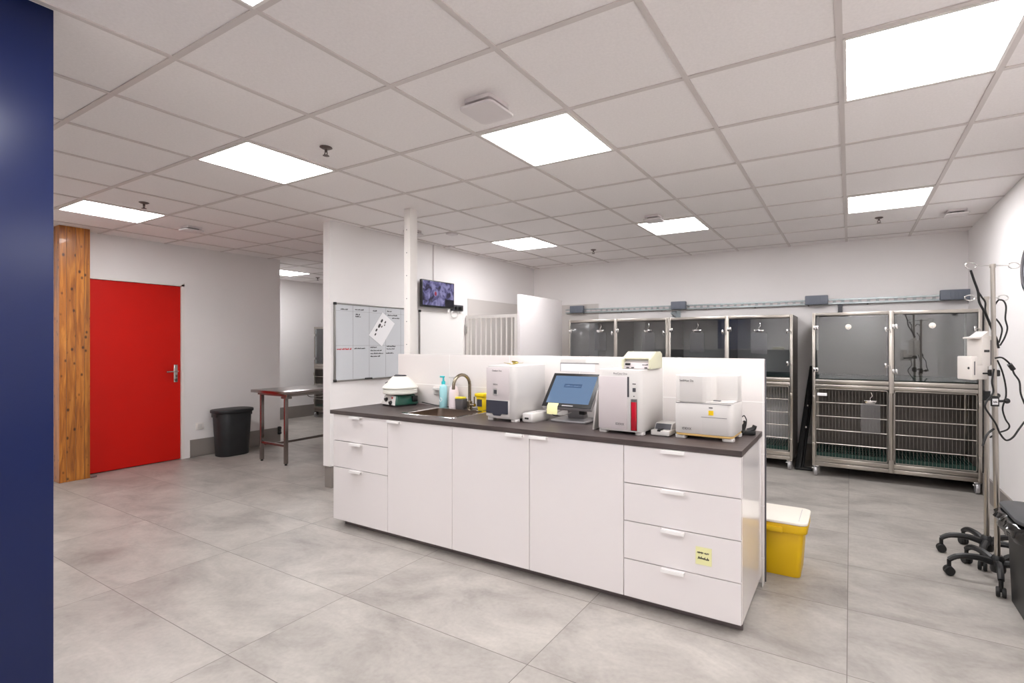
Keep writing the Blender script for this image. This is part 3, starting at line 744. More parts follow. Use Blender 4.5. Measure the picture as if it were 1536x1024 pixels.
# paper on half wall
t = thing('paper_sheet', 'white sheet with a thin border taped on the half wall behind the touchscreen', 'paper', (-1.79, 3.0853, 1.19))
MB().box(0, .27, -.0012, 0, 0, .055).build('sheet', 'paper', t, smooth=False)
MB().box(0.0, .3, -.0022, -.001, .056, .0605).box(-.003, .0, -.0022, -.001, -.0, .0605).build('border', 'ink_light', t, smooth=False)
MB().box(.0, .2, -.0012, 0, .0615, .085).build('upper_sheet', 'plastic', t, smooth=False)
# note on drawer
t = thing('sticky_note', 'yellow handwritten note stuck on the third of the four right-hand drawers', 'note', (-.662, 2.4645, .388))
MB().prism([(-.0008, 0), (-.0035, -.085), (-.0025, -.085), (0, 0)], 'x', 0, .078).build('sheet', 'sticky', t)
for k, (xx, yy, z, w) in enumerate(((.008, -.0024, -.03, .055), (.012, -.0034, -.058, .058))):
    b = MB(); scribble(b, (xx, yy, z), (1, 0, -.03), (.2, -.02, 1), w, .014, .0011, k + 21); b.build('handwriting', 'ink', t)

# yellow bin
t = thing('waste_bin', 'yellow medical waste bin with cream lid on the floor behind the half wall end', 'bin', (-.43, 3.375, 0))
MB().rbox(-.225, .195, -.145, .145, .0006, .3, .035, .004, taper=.1).build('body', 'yellow', t)
MB().rbox(-.238, .212, -.158, .158, .268, .318, .04, .003).build('collar', 'yellow', t)
MB().box(-.06, .08, -.172, -.157, .268, .3, .004).build('grip', 'yellow', t)
MB().rbox(-.242, .216, -.162, .162, .3185, .336, .045, .006).build('lid', 'lid_cream', t)
MB().box(.165, .168, -.12, .12, .336, .3375).build('lid_groove', 'plastic_grey', t)
o = MB().prism([(0, 0), (.05, 0), (.02, .05), (0, .06)], 'x', -.437, -.431).xform(Matrix.Translation((0, 3.03, .0006)))
o = o.build('floor_scrap', 'plastic'); tag(o, 'torn white strip at the foot of the half wall end', 'strip')

# ------------------------------------------------------------------ whiteboards, TV
BX = PX
t = thing('whiteboard', 'whiteboard with a ruled grid, handwriting and a tilted sheet, left of white upright', 'whiteboard', (BX, 3.095, 1.02))
BW, BH = 1.03, .765
MB().box(.0008, .012, .008, BW - .008, .008, BH - .008).build('panel', 'board', t, smooth=False)
b = MB(); b.box(.001, .02, 0, BW, BH - .014, BH, .002).box(.001, .02, 0, BW, 0, .014, .002).box(.001, .02, 0, .014, .014, BH - .014, .002).box(.001, .02, BW - .014, BW, .014, BH - .014, .002); b.build('frame', 'alu', t)
for yy in (0, BW):
    for zz in (0, BH): MB().box(.0005, .023, min(max(yy - .022, -.003), BW - .022), min(max(yy + .022, .022), BW + .003), min(max(zz - .022, -.003), BH - .022), min(max(zz + .022, .022), BH + .003), .003).build('corner_cap', 'black', t)
b = MB(); cols = [.21, .405, .615, .82]
for c in cols: b.box(.0121, .0125, c - .001, c + .001, .02, BH - .02)
b.box(.0121, .0125, .02, BW - .02, .348, .350); b.box(.0121, .0125, .02, BW - .02, BH - .077, BH - .0755); b.build('ruled_lines', 'ink_light', t, smooth=False)
b = MB(); X = .0128
for k, (yy, z, w) in enumerate(((.07, .70, .08), (.235, .705, .1), (.45, .705, .05), (.635, .71, .06), (.24, .655, .05), (.24, .635, .06), (.64, .668, .13), (.7, .64, .1), (.225, .315, .13), (.42, .325, .08), (.42, .292, .14), (.42, .262, .16), (.42, .232, .12), (.63, .335, .12), (.63, .308, .1), (.62, .262, .1))):
    b = MB(); scribble(b, (X, yy, z), (0, 1, 0), (0, 0, 1), w, .013, .0013, k); b.build('handwriting', 'ink', t)
b = MB(); scribble(b, (X, .03, .308), (0, 1, 0), (0, 0, 1), .16, .018, .0018, 44); b.build('handwriting', 'ink_red', t)
MB().box(.012, .045, .42, .62, .002, .008).build('pen_tray', 'alu', t)
MB().cyl((.035, .34, .014), (.035, .42, .014), .008, 10).build('marker', 'black', t)
sh = thing('paper_sheet', 'white sheet with small dark pictures hung tilted on the ruled whiteboard', 'paper', (BX + .0135, 3.66, 1.54))
RX = Matrix.Rotation(math.radians(-35), 4, 'X')
MB().box(0, .003, -.1, .1, -.15, .15).xform(RX).build('sheet', 'paper', sh, smooth=False)
b = MB()
for (y, z, s) in ((-.055, .07, .02), (-.05, .01, .024), (-.055, -.05, .016), (-.04, -.095, .014), (-.02, .02, .012), (-.01, .085, .014), (.0, .055, .01)): b.sphere((.0035, y, z), s, .05, .6, 1.1, 10)
b.xform(RX).build('pictures', 'ink', sh)

t = thing('whiteboard', 'blank white board on the wall under the television, right of white upright', 'whiteboard', (BX, 4.19, 1.0))
BW = .76; BH2 = .775
MB().box(.0008, .012, .006, BW - .006, .006, BH2 - .006).build('panel', 'board_white', t, smooth=False)
MB().box(.001, .018, 0, .012, .0, BH2, .002).build('side_frame', 'alu', t)
MB().box(.001, .016, .012, BW, BH2 - .008, BH2, .002).box(.001, .016, .012, BW, 0, .008, .002).box(.001, .016, BW - .01, BW, .008, BH2 - .008, .002).build('frame', 'white_trim', t)  # edges white instead of aluminium, painting in the light they reflect
MB().box(.0005, .021, -.004, .022, BH2 - .022, BH2 + .004, .003).build('corner_cap', 'black', t)

t = thing('television', 'small wall television showing a violet microscope picture beside the white upright', 'television', (BX, 4.155, 1.815))
TW, TH = .535, .312
MB().box(.002, .05, .17, .37, .07, .23).build('wall_mount', 'black', t)
MB().box(.05, .09, 0, TW, 0, TH, .006).build('casing', 'black', t)
MB().box(.0895, .091, .013, TW - .013, .02, TH - .012).build('screen', 'tv', t, smooth=False)
MB().box(.0905, .0918, .37, TW - .013, .02, .105).build('screen_window', 'tv_black', t, smooth=False)
MB().sphere((.091, .215, .16), .02, .06, .9, 1.3, 10).build('screen_spot', 'tv_red', t)
t = thing('power_strip', 'black power strip with plugs on the wall at the right of the television', 'socket', (BX, 4.715, 1.80))
MB().box(.0008, .04, 0, .20, 0, .075, .006).build('strip', 'dark_grey', t)
for k in range(2): MB().rbox(.04, .075, .04 + k * .075, .08 + k * .075, .01, .055, .012, .004).build('plug', 'black', t)
MB().tube(spline([(.03, .015, -.006), (.03, -.015, -.035), (.03, .005, -.08), (.03, .085, -.075), (.03, .115, -.04), (.03, .115, -.002)], 6), .006, 6).build('white_cable', 'plastic', t)
o = MB().box(BX + .0005, BX + .012, 4.415, 4.427, 2.13, CEIL - .001, .001).build('cable_trunking', 'vent'); tag(o, 'thin vertical cable channel from the television up to the ceiling', 'cable')

# ------------------------------------------------------------------ cages
def make_cage(label):
    t = thing('animal_cage', label, 'cage', (0, 0, 0), 0, 'two-column stainless cage units')
    CW, CD, HT = 1.405, .68, 1.71; cw = CW / 2; e = .0008
    b = MB()     # frame of square tube
    for x0, x1 in ((e, .03), (cw - .022, cw + .022), (CW - .03, CW - e)): b.box(x0, x1, .0, .03, .11, HT, .003)
    for x0, x1 in ((e, .03), (CW - .03, CW - e)): b.box(x0, x1, CD - .03, CD, .11, HT, .003)
    for z0, z1 in ((.11, .15), (.155, .2), (.925, .965), (.97, 1.015), (HT - .035, HT - .001)):
        b.box(.03, cw - .022, .001, .03, z0, z1, .004).box(cw + .022, CW - .03, .001, .03, z0, z1, .004)
    b.build('frame', 'steel', t)
    b = MB()     # shell
    b.box(.002, .012, .03, CD - .03, .12, HT - .002).box(CW - .012, CW - .002, .03, CD - .03, .12, HT - .002).box(.012, CW - .012, CD - .014, CD - .004, .12, HT - .002)
    b.box(.012, CW - .012, .03, CD - .014, HT - .012, HT - .002).box(.012, CW - .012, .03, CD - .014, .93, .94).box(.012, CW - .012, .03, CD - .014, .13, .14).box(cw - .006, cw + .006, .03, CD - .014, .14, HT - .012)
    b.build('shell', 'interior', t, smooth=False)
    for k in range(2):
        xa, xb = (.03, cw - .022) if k == 0 else (cw + .022, CW - .03)
        for z in (.205, 1.02):
            g = MB(); n = 26; w_ = (xb - xa) / n
            for q in range(n): g.box(xa + q * w_ + w_ * .2, xa + q * w_ + w_ * .8, .045, CD - .03, z + .012, z + .026)
            for yy in (.06, .2, .34, .48, .62): g.box(xa + .004, xb - .004, yy, yy + .012, z, z + .012)
            g.box(xa + .004, xb - .004, .036, .045, z, z + .045)
            g.build('floor_grate', 'grate', t, smooth=False)
        # glass door
        dr = MB().box(xa + .004, xb - .004, -.004, .002, 1.025, HT - .04, .001).build('glass_door', 'glass', t, smooth=False)
        hx, lx = (xa, xb) if k == 0 else (xa, xb)
        for z in (1.115, 1.555):
            MB().box(hx - .016, hx + .006, -.012, -.0042, z - .022, z + .022, .003).box(hx + .008, hx + .03, -.014, -.0042, z - .024, z + .024, .003).build('hinge', 'chrome', dr)
        for z in (1.17, 1.525):
            MB().box(lx - .035, lx - .015, -.014, -.0042, z - .025, z + .025, .003).tube([(lx - .025, -.012, z), (lx + .012, -.02, z), (lx + .014, -.016, z - .03)], .005, 6).build('latch', 'chrome', dr)
        # barred door
        za, zb = .212, .918
        g = MB()
        rd = .014; c = []
        for cx, cz, a0 in ((xb - .012 - rd, zb - rd, 0), (xa + .008 + rd, zb - rd, 90), (xa + .008 + rd, za + rd, 180), (xb - .012 - rd, za + rd, 270)):
            for q in range(5): a = math.radians(a0 + 22.5 * q); c.append((cx + rd * math.cos(a), -.006, cz + rd * math.sin(a)))
        g.tube(c + [c[0]], .0055, 8)
        n = 21
        for q in range(1, n): x = xa + .008 + (xb - xa - .02) * q / n; g.tube([(x, -.0035, za), (x, -.0035, zb)], .0018, 6)
        gd = g.build('barred_door', 'wire_dull', t)
        for q in range(1, 5): z = za + (zb - za) * q / 5; MB().tube([(xa + .01, -.009, z), (xb - .014, -.009, z)], .0052, 8).build('cross_bar', 'wire', gd)
        hxx = xa - .012 if k == 0 else xb + .012
        for z in (.32, .82): MB().box(hxx - .012, hxx + .012, -.014, -.0005, z - .028, z + .028, .003).build('hinge', 'steel', gd)
        lxx = xb if k == 0 else xa
        MB().tube([(lxx + (.002 if k == 0 else -.002), -.018, .24), (lxx + (.002 if k == 0 else -.002), -.018, .9)], .009, 8).build('lock_bar', 'steel', gd)
    for x in (.034, CW - .034):
        for y in (.03, CD - .06):
            cs = MB().box(x - .028, x + .028, y - .03, y + .03, .1, .1095, .002).prism([(y - .02, .1), (y + .02, .1), (y + .035, .045), (y + .005, .035)], 'x', x - .022, x - .017).prism([(y - .02, .1), (y + .02, .1), (y + .035, .045), (y + .005, .035)], 'x', x + .017, x + .022).box(x - .04, x - .018, y - .045, y - .01, .078, .09, .003).build('caster', 'chrome', t)
            MB().lathe([(.012, -.014), (.045, -.016), (.05, -.009), (.05, .009), (.045, .016), (.012, .014)], seg=24).xform(Matrix.Translation((x, y + .0, .0506)) @ Matrix.Rotation(PI / 2, 4, 'Y')).build('wheel', 'silver', cs)
    return t
cage = make_cage('two-column steel cage with glass doors over barred doors, by the right wall')
cage.location = (-.35, 5.88, 0)
# brand plate on its lower left door
o = MB().box(-.30, -.21, 5.866, 5.870, .845, .875, .001).build('name_plate', 'paper'); tag(o, 'small pale plate on the lower left barred door of the right cage', 'plate')
dup(cage, (-3.362, 6.0, 0), 0, 'two-column steel cage with smoked glass doors beside the white stall panel')
dup(cage, (-1.952, 6.0, 0), 0, 'two-column steel cage right of the stall-side cage, behind the red-striped analyser')
dup(cage, (-8.86, 5.93, 0), 0, 'distant steel cage in the far room, seen beyond the steel table')

def clip(x, y, z, label, hookx=0, h=.24):
    t = thing('card_clip', label, 'clip', (x, y, z), 0, 'card clips hung on the cage doors')
    MB().prism([(-.055, .02), (-.04, -.012), (.04, -.012), (.055, .02)], 'y', -.012, -.002, .002).build('jaw', 'chrome', t)
    MB().tube(spline([(0, -.006, .02), (0, -.006, .045), (.014, -.006, .06), (.012, -.006, .085), (.004, -.004, .1)], 5), .003, 6).build('hook', 'chrome', t)
    MB().box(-.085, .085, -.0035, -.002, -.012 - h, -.0125).build('clear_sleeve', 'sleeve', t, smooth=False)
for px, lab in ((900.7, 'white clip with clear sleeve on the glass door nearest the stall panel'), (972.4, 'white clip with clear sleeve on the second glass door from the stall panel'), (1045.8, 'white clip with clear sleeve on the third glass door from the stall panel'), (1138.7, 'white clip with clear sleeve on the fourth glass door, right of the row')):
    a = (px - CX) / F; y = 5.994; d = y / (math.cos(YAW) + a * math.sin(YAW)); x = (-math.sin(YAW) + a * math.cos(YAW)) * d
    clip(x, y, HC + (CY - 497) * d / F, lab)
clip(.175, 5.866, .80, 'white clip with clear sleeve on the lower left barred door of the right cage', h=.3)
for px, pv, lab in ((1272.5, 490, 'white round suction hook on the upper left glass door of the right cage'), (1398.5, 488, 'white round suction hook on the upper right glass door of the right cage')):
    a = (px - CX) / F; y = 5.876; d = y / (math.cos(YAW) + a * math.sin(YAW)); x = (-math.sin(YAW) + a * math.cos(YAW)) * d
    t = thing('suction_hook', lab, 'hook', (x, y - .0005, HC + (CY - pv) * d / F))
    MB().lathe([(.001, 0), (.026, 0), (.028, .003), (.02, .008), (.001, .012)], seg=20).xform(Matrix.Rotation(PI / 2, 4, 'X')).build('cup', 'lid_cream', t)
    MB().tube(spline([(0, -.01, 0), (0, -.022, -.008), (0, -.026, -.022), (0, -.018, -.03)], 4), .004, 6).build('hook', 'plastic', t)

# folded black stand between the cages
t = thing('folded_stand', 'folded black metal stand leaning on the back wall between the cages', 'stand', (-.445, 6.1, 0))
MB().tube([(-.06, .0, .012), (.06, .44, 1.12)], .03, 8).tube([(-.045, -.02, .012), (.055, .42, 1.05)], .022, 8).tube([(-.02, .02, .012), (.07, .45, 1.0)], .02, 8).build('leg', 'black_soft', t)
for z in (.45, .68): MB().sphere((-.012 + z * .05, z * .4 - .03, z), .016, seg=10).build('bolt', 'chrome', t)
MB().box(-.085, .085, -.04, .04, .0006, .03, .008).build('foot', 'black_soft', t)

# gas rail on the back wall
def rail(x0, x1, z, y, label, skip=None):
    t = thing('wall_rail', label, 'rail', (0, y, z))
    b = MB(); b.box(x0, x1, -.005, 0, -.03, .03).box(x0, x1, -.05, -.005, .024, .03).box(x0, x1, -.05, -.005, -.03, -.024).box(x0, x1, -.05, -.046, .012, .024).box(x0, x1, -.05, -.046, -.024, -.012)
    b.build('channel', 'galv', t, smooth=False)
    n = int((x1 - x0) / .085); up = []; lo = []
    for k in range(n):
        x = x0 + .02 + k * .085
        up += [(x, .011), (x + .045, .011), (x + .052, .002), (x + .078, .002)]; lo += [(x, -.011), (x + .045, -.011), (x + .052, -.002), (x + .078, -.002)]
    MB().prism(up + lo[::-1], 'y', -.044, -.041).build('toothed_strip', 'vent', t, smooth=False)
    n = int((x1 - x0) / .6)
    for k in range(n): x = x0 + .3 + k * .6; MB().cyl((x, -.03, -.03), (x, -.03, -.045), .008, 8).build('bolt', 'bolt', t)
rail(-3.73, 1.04, 1.875, YB - .0005, 'galvanised slotted rail along the back wall above the cages')
def railbox(px, label, w=.2, y=YB - .051, z=1.9):
    a = (px - CX) / F; d = (y) / (math.cos(YAW) + a * math.sin(YAW)); x = (-math.sin(YAW) + a * math.cos(YAW)) * d
    t = thing('rail_cover', label, 'cover', (x, y, z), 0, 'grey plastic covers on the wall rail')
    MB().box(-w / 2, w / 2, -.06, -.0005, -.055, .05, .008).build('cover', 'boxgrey', t)
    for k in range(4): MB().box(-w * .2 + k * w * .12, -w * .2 + k * w * .12 + .008, -.063, -.059, -.045, .03, .001).build('rib', 'boxgrey', t)
    return x
railbox(867, 'grey rail cover at the left end of the rail, beside the stall panel', .22)
railbox(1019, 'grey rail cover above the middle of the four-column cages', .2)
railbox(1225, 'grey rail cover above the gap between the two cage rows', .24)
railbox(1434, 'grey rail cover at the right end of the rail near the drip stands', .28)
x = -2.02
t = thing('rail_bracket', 'galvanised triangular bracket under the rail above the four-column cages', 'bracket', (-2.04, YB - .0005, 1.83))
MB().prism([(-.0, -.0), (-.22, -.03), (-.22, -.05), (-.0, -.1)], 'x', -.01, .01).build('arm', 'galv', t, smooth=False)
MB().box(-.06, .06, -.012, -.0005, -.1, .005).build('plate', 'galv', t, smooth=False)
t = thing('rail_bracket', 'dark upright bracket under the rail at the left end of the right cage', 'bracket', (-.1, YB - .0005, 1.83))
MB().box(-.022, .022, -.03, -.0005, -.14, .01, .002).box(-.04, .04, -.04, -.03, -.14, -.12, .002).build('plate', 'dark_grey', t, smooth=False)
rail(-8.9, -8.2, 1.875, YB - .0005, 'distant slotted rail on the far room back wall')
t = thing('rail_cover', 'distant grey rail cover in the far room above the distant cage', 'cover', (-8.62, YB - .051, 1.9)); MB().box(-.18, .18, -.06, -.0005, -.055, .05, .008).build('cover', 'boxgrey', t)
MB().box(.02, .06, -.2, -.06, -.08, -.05, .004).build('arm', 'black', t)

# ------------------------------------------------------------------ drip stands
def stand(loc, h, rz, label, lean, arm):
    t = thing('drip_stand', label, 'stand', loc, 0, None)
    MB().lathe([(.001, .055), (.034, .055), (.038, .07), (.034, .13), (.022, .15), (.001, .15)], seg=20).build('hub', 'black', t)
    for k in range(5):
        a = rz + 2 * PI * k / 5; c, s = math.cos(a), math.sin(a)
        pts = spline([(c * .02, s * .02, .105), (c * .1, s * .1, .125), (c * .19, s * .19, .12), (c * .24, s * .24, .092)], 4)
        lg = MB().tube(pts, .021, 8, .015).build('leg', 'black', t)
        cs = MB().cyl((c * .234, s * .234, .09), (c * .234, s * .234, .045), .012, 8)
        for sd in (-1, 1):
            cs.lathe([(.001, -.009), (.024, -.009), (.027, -.005), (.027, .005), (.024, .009), (.001, .009)], seg=18).xform(Matrix.Identity(4))
        cs.bm.free(); cs = MB()
        for sd in (-1, 1):
            w_ = MB().lathe([(.001, -.009), (.024, -.009), (.027, -.005), (.027, .005), (.024, .009), (.001, .009)], seg=18)
            w_.xform(Matrix.Translation((c * .238 + -s * .013 * sd, s * .238 + c * .013 * sd, .0276)) @ Matrix.Rotation(a + PI / 2, 4, 'Z') @ Matrix.Rotation(PI / 2, 4, 'Y'))
            cs.merge(w_.bm)
        cs.cyl((c * .238, s * .238, .094), (c * .238, s * .238, .03), .011, 8)
        cs.build('caster', 'black_soft', lg)
    lx, ly = lean
    mid = 1.05
    P = lambda z: (lx * z / h, ly * z / h, z)
    MB().cyl(P(.14), P(mid), .0145, 16).build('lower_pole', 'steel', t)
    MB().cyl(P(mid - .02), P(h), .0115, 16).build('upper_pole', 'steel', t)
    MB().cyl(P(mid - .03), P(mid + .03), .02, 12).tube([(P(mid)[0] + .012, P(mid)[1] - .005, mid), (P(mid)[0] + .05, P(mid)[1] - .008, mid + .004)], .007, 8).sphere((P(mid)[0] + .052, P(mid)[1] - .008, mid + .004), .016, seg=10).build('clamp_knob', 'black', t)
    b = MB(); top = Vector(P(h)); ax, ay = arm
    MB().cyl(P(h - .012), P(h + .008), .015, 12).build('pole_cap', 'steel', t)
    for sg in (-1, 1):
        e = Vector((ax * sg, ay * sg, 0)); n = e.normalized(); up = Vector((0, 0, 1))
        L = e.length
        pts = [top, top + n * (L * .62)]
        for q in range(11):
            an = PI + 2 * PI * q / 11
            pts.append(top + n * (L * .62 + .03 + .034 * math.cos(an)) + up * (.018 * math.sin(an)))
        b.tube(pts, .0035, 6)
    b.build('hook_bar', 'chrome', t)
    return t
rgt = (math.cos(YAW), math.sin(YAW))
stand((.75, 3.79, 0), 1.84, math.radians(190), 'nearer and taller chrome drip stand on black five-arm castors by the black bin', (-.027, -.015), (rgt[0] * .155, rgt[1] * .155))
stand((.765, 4.15, 0), 1.68, math.radians(183), 'farther and shorter chrome drip stand carrying the white pumps', (-.0, .0), (rgt[0] * .125, rgt[1] * .125))
def pump(nm, u0, v0, u1, v1, d, label, depth=.12):
    a = at_d(u0, v1, d); c = at_d(u1, v0, d); w = (c - a); wid = math.hypot(w.x, w.y); hgt = c.z - a.z
    t = thing(nm, label, 'pump', a, YAW)
    return t, wid, hgt
t, wd, hg = pump('infusion_pump', 1463, 505, 1491, 549, 3.125, 'larger white infusion pump clamped to the farther drip stand, above the smaller one')
MB().box(0, wd * .48, -.05, .07, 0, hg, .008).box(wd * .48, wd, -.04, .06, .004, hg + .006, .014).build('housing', 'pump', t)
MB().prism([(0, hg - .012), (-.04, hg - .012), (-.04, hg - .002), (.0, hg + .002), (.045, hg + .035), (.05, hg - .012)], 'y', -.045, .05, .002).build('carry_ledge', 'pump', t)
MB().box(.012, .045, -.053, -.05, hg * .48, hg * .56, .002).build('display', 'ink', t)
MB().box(wd * .47, wd * .485, -.052, .02, .01, hg - .02).build('seam', 'ink_light', t)
t, wd, hg = pump('infusion_pump', 1447, 534, 1474, 569, 3.005, 'smaller white infusion pump hanging below and left of the larger one')
MB().box(0, wd * .36, -.05, .06, 0, hg, .006).box(wd * .36, wd, -.04, .05, .002, hg * .62, .008).build('housing', 'pump', t)
MB().box(wd * .14, wd * .2, -.052, -.048, .03, hg - .03).build('seam', 'ink_light', t)
MB().sphere((.002, -.03, hg * .5), .008, seg=8).build('button', 'ink', t)
MB().box(wd, wd + .03, .005, .2, hg * .2, hg * .3, .003).build('clamp', 'black', t)
t = thing('clamp_tag', 'small white printed tag in black clamp on the nearer drip stand', 'tag', at_d(1485.5, 608, 2.905), YAW)
MB().box(0, .042, -.008, .0, 0, .045, .004).build('holder', 'black', t)
MB().box(.005, .037, -.0095, -.0075, .006, .04).build('card', 'paper', t, smooth=False)
b = MB(); scribble(b, (.01, -.0098, .018), (1, 0, 0), (0, 0, 1), .022, .01, .001, 9); b.build('lettering', 'ink', t)
def cable(name, pts, d, r, label, dd=0):
    P = [at_d(u, v, d + dd * i) for i, (u, v) in enumerate(pts)]
    o = MB().tube(spline(P, 6), r, 7).build(name, 'black'); tag(o, label, 'cable'); return o
cable('probe_cable', [(1456, 405), (1461, 420), (1467, 437), (1469, 453), (1477, 468), (1485, 486), (1490, 498), (1495, 509), (1498, 522)], 2.965, .0065, 'thick black probe cable hanging from hook of the nearer drip stand')
cable('probe_cable', [(1466, 436), (1473, 446), (1478, 454), (1478, 466), (1484, 482), (1489, 492)], 2.985, .005, 'thin black strand splitting off the thick probe cable')
cable('power_lead', [(1493, 456), (1498, 450), (1505, 451), (1509, 460), (1508, 478), (1511, 492), (1507, 506), (1500, 518)], 2.94, .0045, 'black lead making a tall arch right of the nearer pole')
cable('power_lead', [(1494, 478), (1500, 486), (1503, 494), (1501, 505), (1498, 514)], 2.97, .0045, 'short black lead inside the tall arch beside the nearer pole')
t = thing('power_lead', 'black lead with a barrel plug running from pole to right edge of photo', 'cable', (0, 0, 0))
b = MB().tube(spline([at_d(u, v, 2.9) for u, v in ((1493, 537), (1502, 536), (1510, 541), (1517, 549), (1521, 560), (1529, 572), (1531, 590), (1537, 606))], 6), .0048, 7); b.build('lead', 'black', t)
p0, p1 = at_d(1514, 546, 2.9), at_d(1520, 554, 2.9); MB().cyl(p0, p1, .013, 10).build('barrel', 'black', t)
cable('power_lead', [(1496, 540), (1503, 556), (1508, 576), (1509, 594), (1504, 612), (1508, 628), (1514, 638), (1511, 644), (1500, 648), (1491, 652), (1485, 656)], 2.94, .0045, 'black lead snaking down right of the nearer pole')
cable('power_lead', [(1491, 553), (1488, 572), (1490, 588), (1480, 602), (1478, 611), (1486, 624), (1494, 636), (1500, 650), (1509, 660), (1519, 656), (1528, 644), (1537, 632)], 2.865, .005, 'black lead hanging in a deep loop across the nearer pole to right edge')
cable('power_lead', [(1491, 643), (1482, 650), (1477, 660), (1474, 669)], 2.9, .006, 'short black cable end hanging between the two drip poles')
t = thing('pole_clamp', 'black screw clamp on the nearer drip pole below the pumps', 'clamp', at_d(1491, 560, 2.94), YAW)
MB().box(-.016, .026, -.016, .03, -.016, .022, .006).box(-.06, -.016, .0, .01, -.005, .005, .002).build('jaw', 'black', t)

# round object on the right wall at the frame edge
t = thing('wall_clock', 'round dark-rimmed disc on the right wall, cut by right edge of photo', 'clock', (XR - .0008, 4.455, 1.885))
b = MB().lathe([(.001, .0), (.165, .0), (.17, .006), (.17, .03), (.16, .036), (.11, .034), (.1, .03), (.001, .03)], seg=40).xform(Matrix.Rotation(-PI / 2, 4, 'Y')); b.build('rim', 'dark_window', t)
b = MB().lathe([(.001, .0302), (.099, .0302), (.099, .0312), (.001, .0312)], seg=40).xform(Matrix.Rotation(-PI / 2, 4, 'Y')); b.build('face', 'paper', t)

# black bin at the right edge
t = thing('waste_bin', 'black bin with grey lid and overhanging black bag at the right edge by drip stands', 'bin', (.895, 3.385, 0))
MB().rbox(-.155, .14, -.2, .2, .0006, .44, .05, .004, taper=.1).build('body', 'black', t)
b = bmesh.new(); n = 72; rings = []
for z, ro in ((.405, .0), (.41, .03), (.44, .044), (.47, .052), (.495, .036), (.5, .0)):
    rg = []
    for k in range(n):
        a = 2 * PI * k / n; ca, sa = math.cos(a), math.sin(a); p = 4
        rad = 1 / ((abs(ca) ** p + abs(sa) ** p) ** (1 / p))
        wv = .010 * math.sin(a * 9 + z * 40) + .006 * math.sin(a * 17 - z * 60)
        rg.append(b.verts.new((-.008 + (.162 + min(ro, .012 if ca > .3 else ro) + (wv if ro else 0) * (1 if ca < .3 else .2)) * ca * rad, (.198 + ro + (wv if ro else 0)) * sa * rad, z + (.008 * math.sin(a * 7) if 0 < ro < .03 else 0))))
    rings.append(rg)
for i in range(len(rings) - 1):
    for k in range(n): b.faces.new((rings[i][k], rings[i][(k + 1) % n], rings[i + 1][(k + 1) % n], rings[i + 1][k]))
MB().merge(b).build('bag', 'bag', t)
MB().rbox(-.19, .158, -.23, .23, .5005, .522, .09, .006).build('lid', 'bin_grey', t)

# ------------------------------------------------------------------ left side: bin, table, socket, doorstop
t = thing('waste_bin', 'black oval bin with a lid by the wall between red door and steel table', 'bin', (-6.76, 3.42, 0))
b = MB().rbox(-.15, .15, -.2, .2, .0006, .54, .12, .006, taper=.14); b.build('body', 'bin_black', t)
MB().rbox(-.17, .17, -.225, .225, .535, .575, .14, .01).build('lid', 'bin_grey' if False else 'bin_black', t)
for s in (-1, 1): MB().box(-.06, .06, s * .2 - .012, s * .2 + .012, .485, .535, .006).build('grip', 'black', t)
t = thing('wall_socket', 'white wall socket just above the skirting between red door and black bin', 'socket', (DX, 3.12, .33))
MB().box(.0008, .012, -.0, .085, 0, .085, .003).build('plate', 'switch', t)
MB().rbox(.012, .014, .018, .067, .018, .067, .002).build('insert', 'plastic', t)

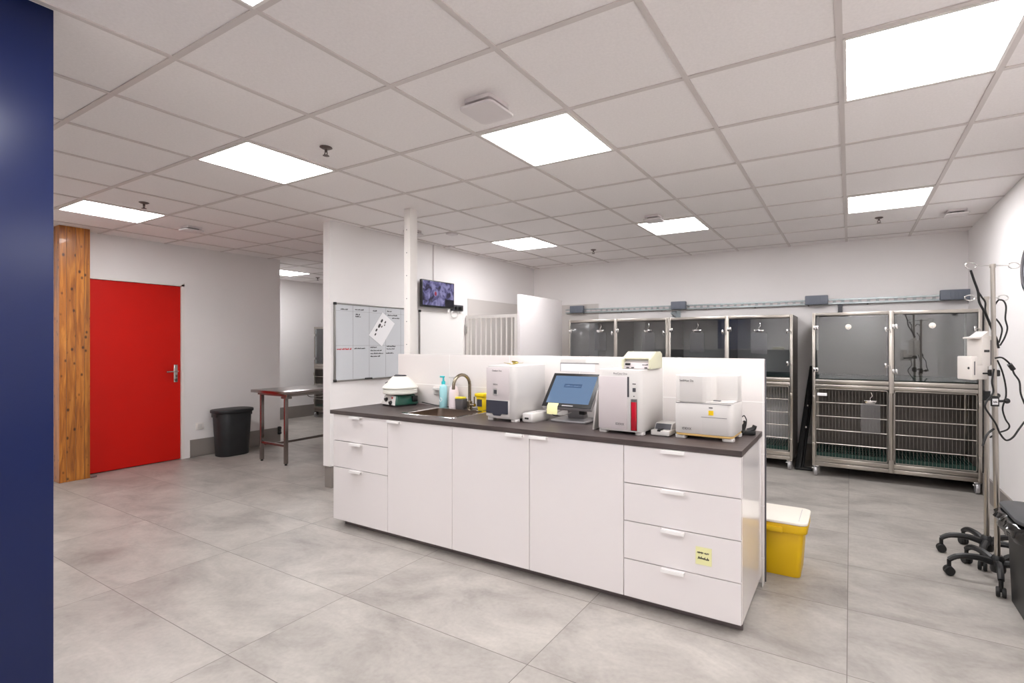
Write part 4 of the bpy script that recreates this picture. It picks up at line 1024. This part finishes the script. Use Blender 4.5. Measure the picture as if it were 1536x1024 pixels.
t = thing('steel_table', 'stainless steel examination table beside the black oval bin, running behind the partition', 'table', (-5.86, 3.34, 0))
TX0, TX1, TL, TZ = -.34, .34, 1.5, .845
MB().box(TX0, TX1, 0, TL, TZ - .032, TZ, .004).build('table_top', 'table_steel', t)
MB().box(TX0 + .06, TX1 - .04, .05, TL - .05, TZ - .06, TZ - .0325).build('under_frame', 'steel_dark', t, smooth=False)
for x in (-.22, .26):
    for y in (.065, TL - .1): 
        lg = MB().box(x - .018, x + .018, y - .018, y + .018, .018, TZ - .06, .003).build('leg', 'table_steel', t)
        MB().cyl((x, y, .0006), (x, y, .018), .014, 10).build('foot', 'black', lg)
b = MB(); b.box(-.2, .242, .052, .078, .21, .236).box(-.2, .242, TL - .113, TL - .087, .21, .236).box(.008, .034, .078, TL - .113, .21, .236); b.build('stretcher', 'table_steel', t, smooth=False)
MB().box(.2, .32, .04, .1, TZ - .085, TZ - .0605, .004).build('corner_bracket', 'steel_dark', t)
MB().tube(spline([(.3, .3, TZ - .06), (.3, .34, TZ - .085), (.3, .5, TZ - .09), (.3, .56, TZ - .06)], 5), .005, 6).build('hanging_loop', 'chrome', t)
t = thing('door_holder', 'small black rubber holder at the end of the wall behind the steel table', 'holder', (DX + .0145, 4.145, .17))
MB().box(0, .03, -.02, .02, -.05, .06, .006).build('plate', 'black', t)
for z in (.04, -.03): MB().sphere((.03, .0, z), .021, seg=10).build('knob', 'black', t)

# ------------------------------------------------------------------ camera, world, view
cd = bpy.data.cameras.new('camera'); cam = bpy.data.objects.new('camera', cd); C.objects.link(cam)
cam.location = (0, 0, HC); cam.rotation_euler = (PI / 2, 0, YAW)
cd.sensor_fit = 'HORIZONTAL'; cd.sensor_width = 36; cd.lens = F / 1536 * 36
cd.shift_x = -(CX - 768) / 1536; cd.shift_y = (CY - 512) / 1536
cd.clip_start = .02
S = bpy.context.scene; S.camera = cam
w = bpy.data.worlds.new('world'); S.world = w; w.use_nodes = True
w.node_tree.nodes['Background'].inputs[0].default_value = (1, 1, 1, 1); w.node_tree.nodes['Background'].inputs[1].default_value = 0.0
vs = S.view_settings; S.display_settings.display_device = 'sRGB'
vs.view_transform = 'Standard'; vs.look = 'None'; vs.gamma = 1; vs.use_curve_mapping = False; vs.exposure = 1.3
S.cycles.max_bounces = 14; S.cycles.diffuse_bounces = 9; S.cycles.glossy_bounces = 6; S.cycles.transparent_max_bounces = 16
S.cycles.caustics_reflective = False; S.cycles.caustics_refractive = False
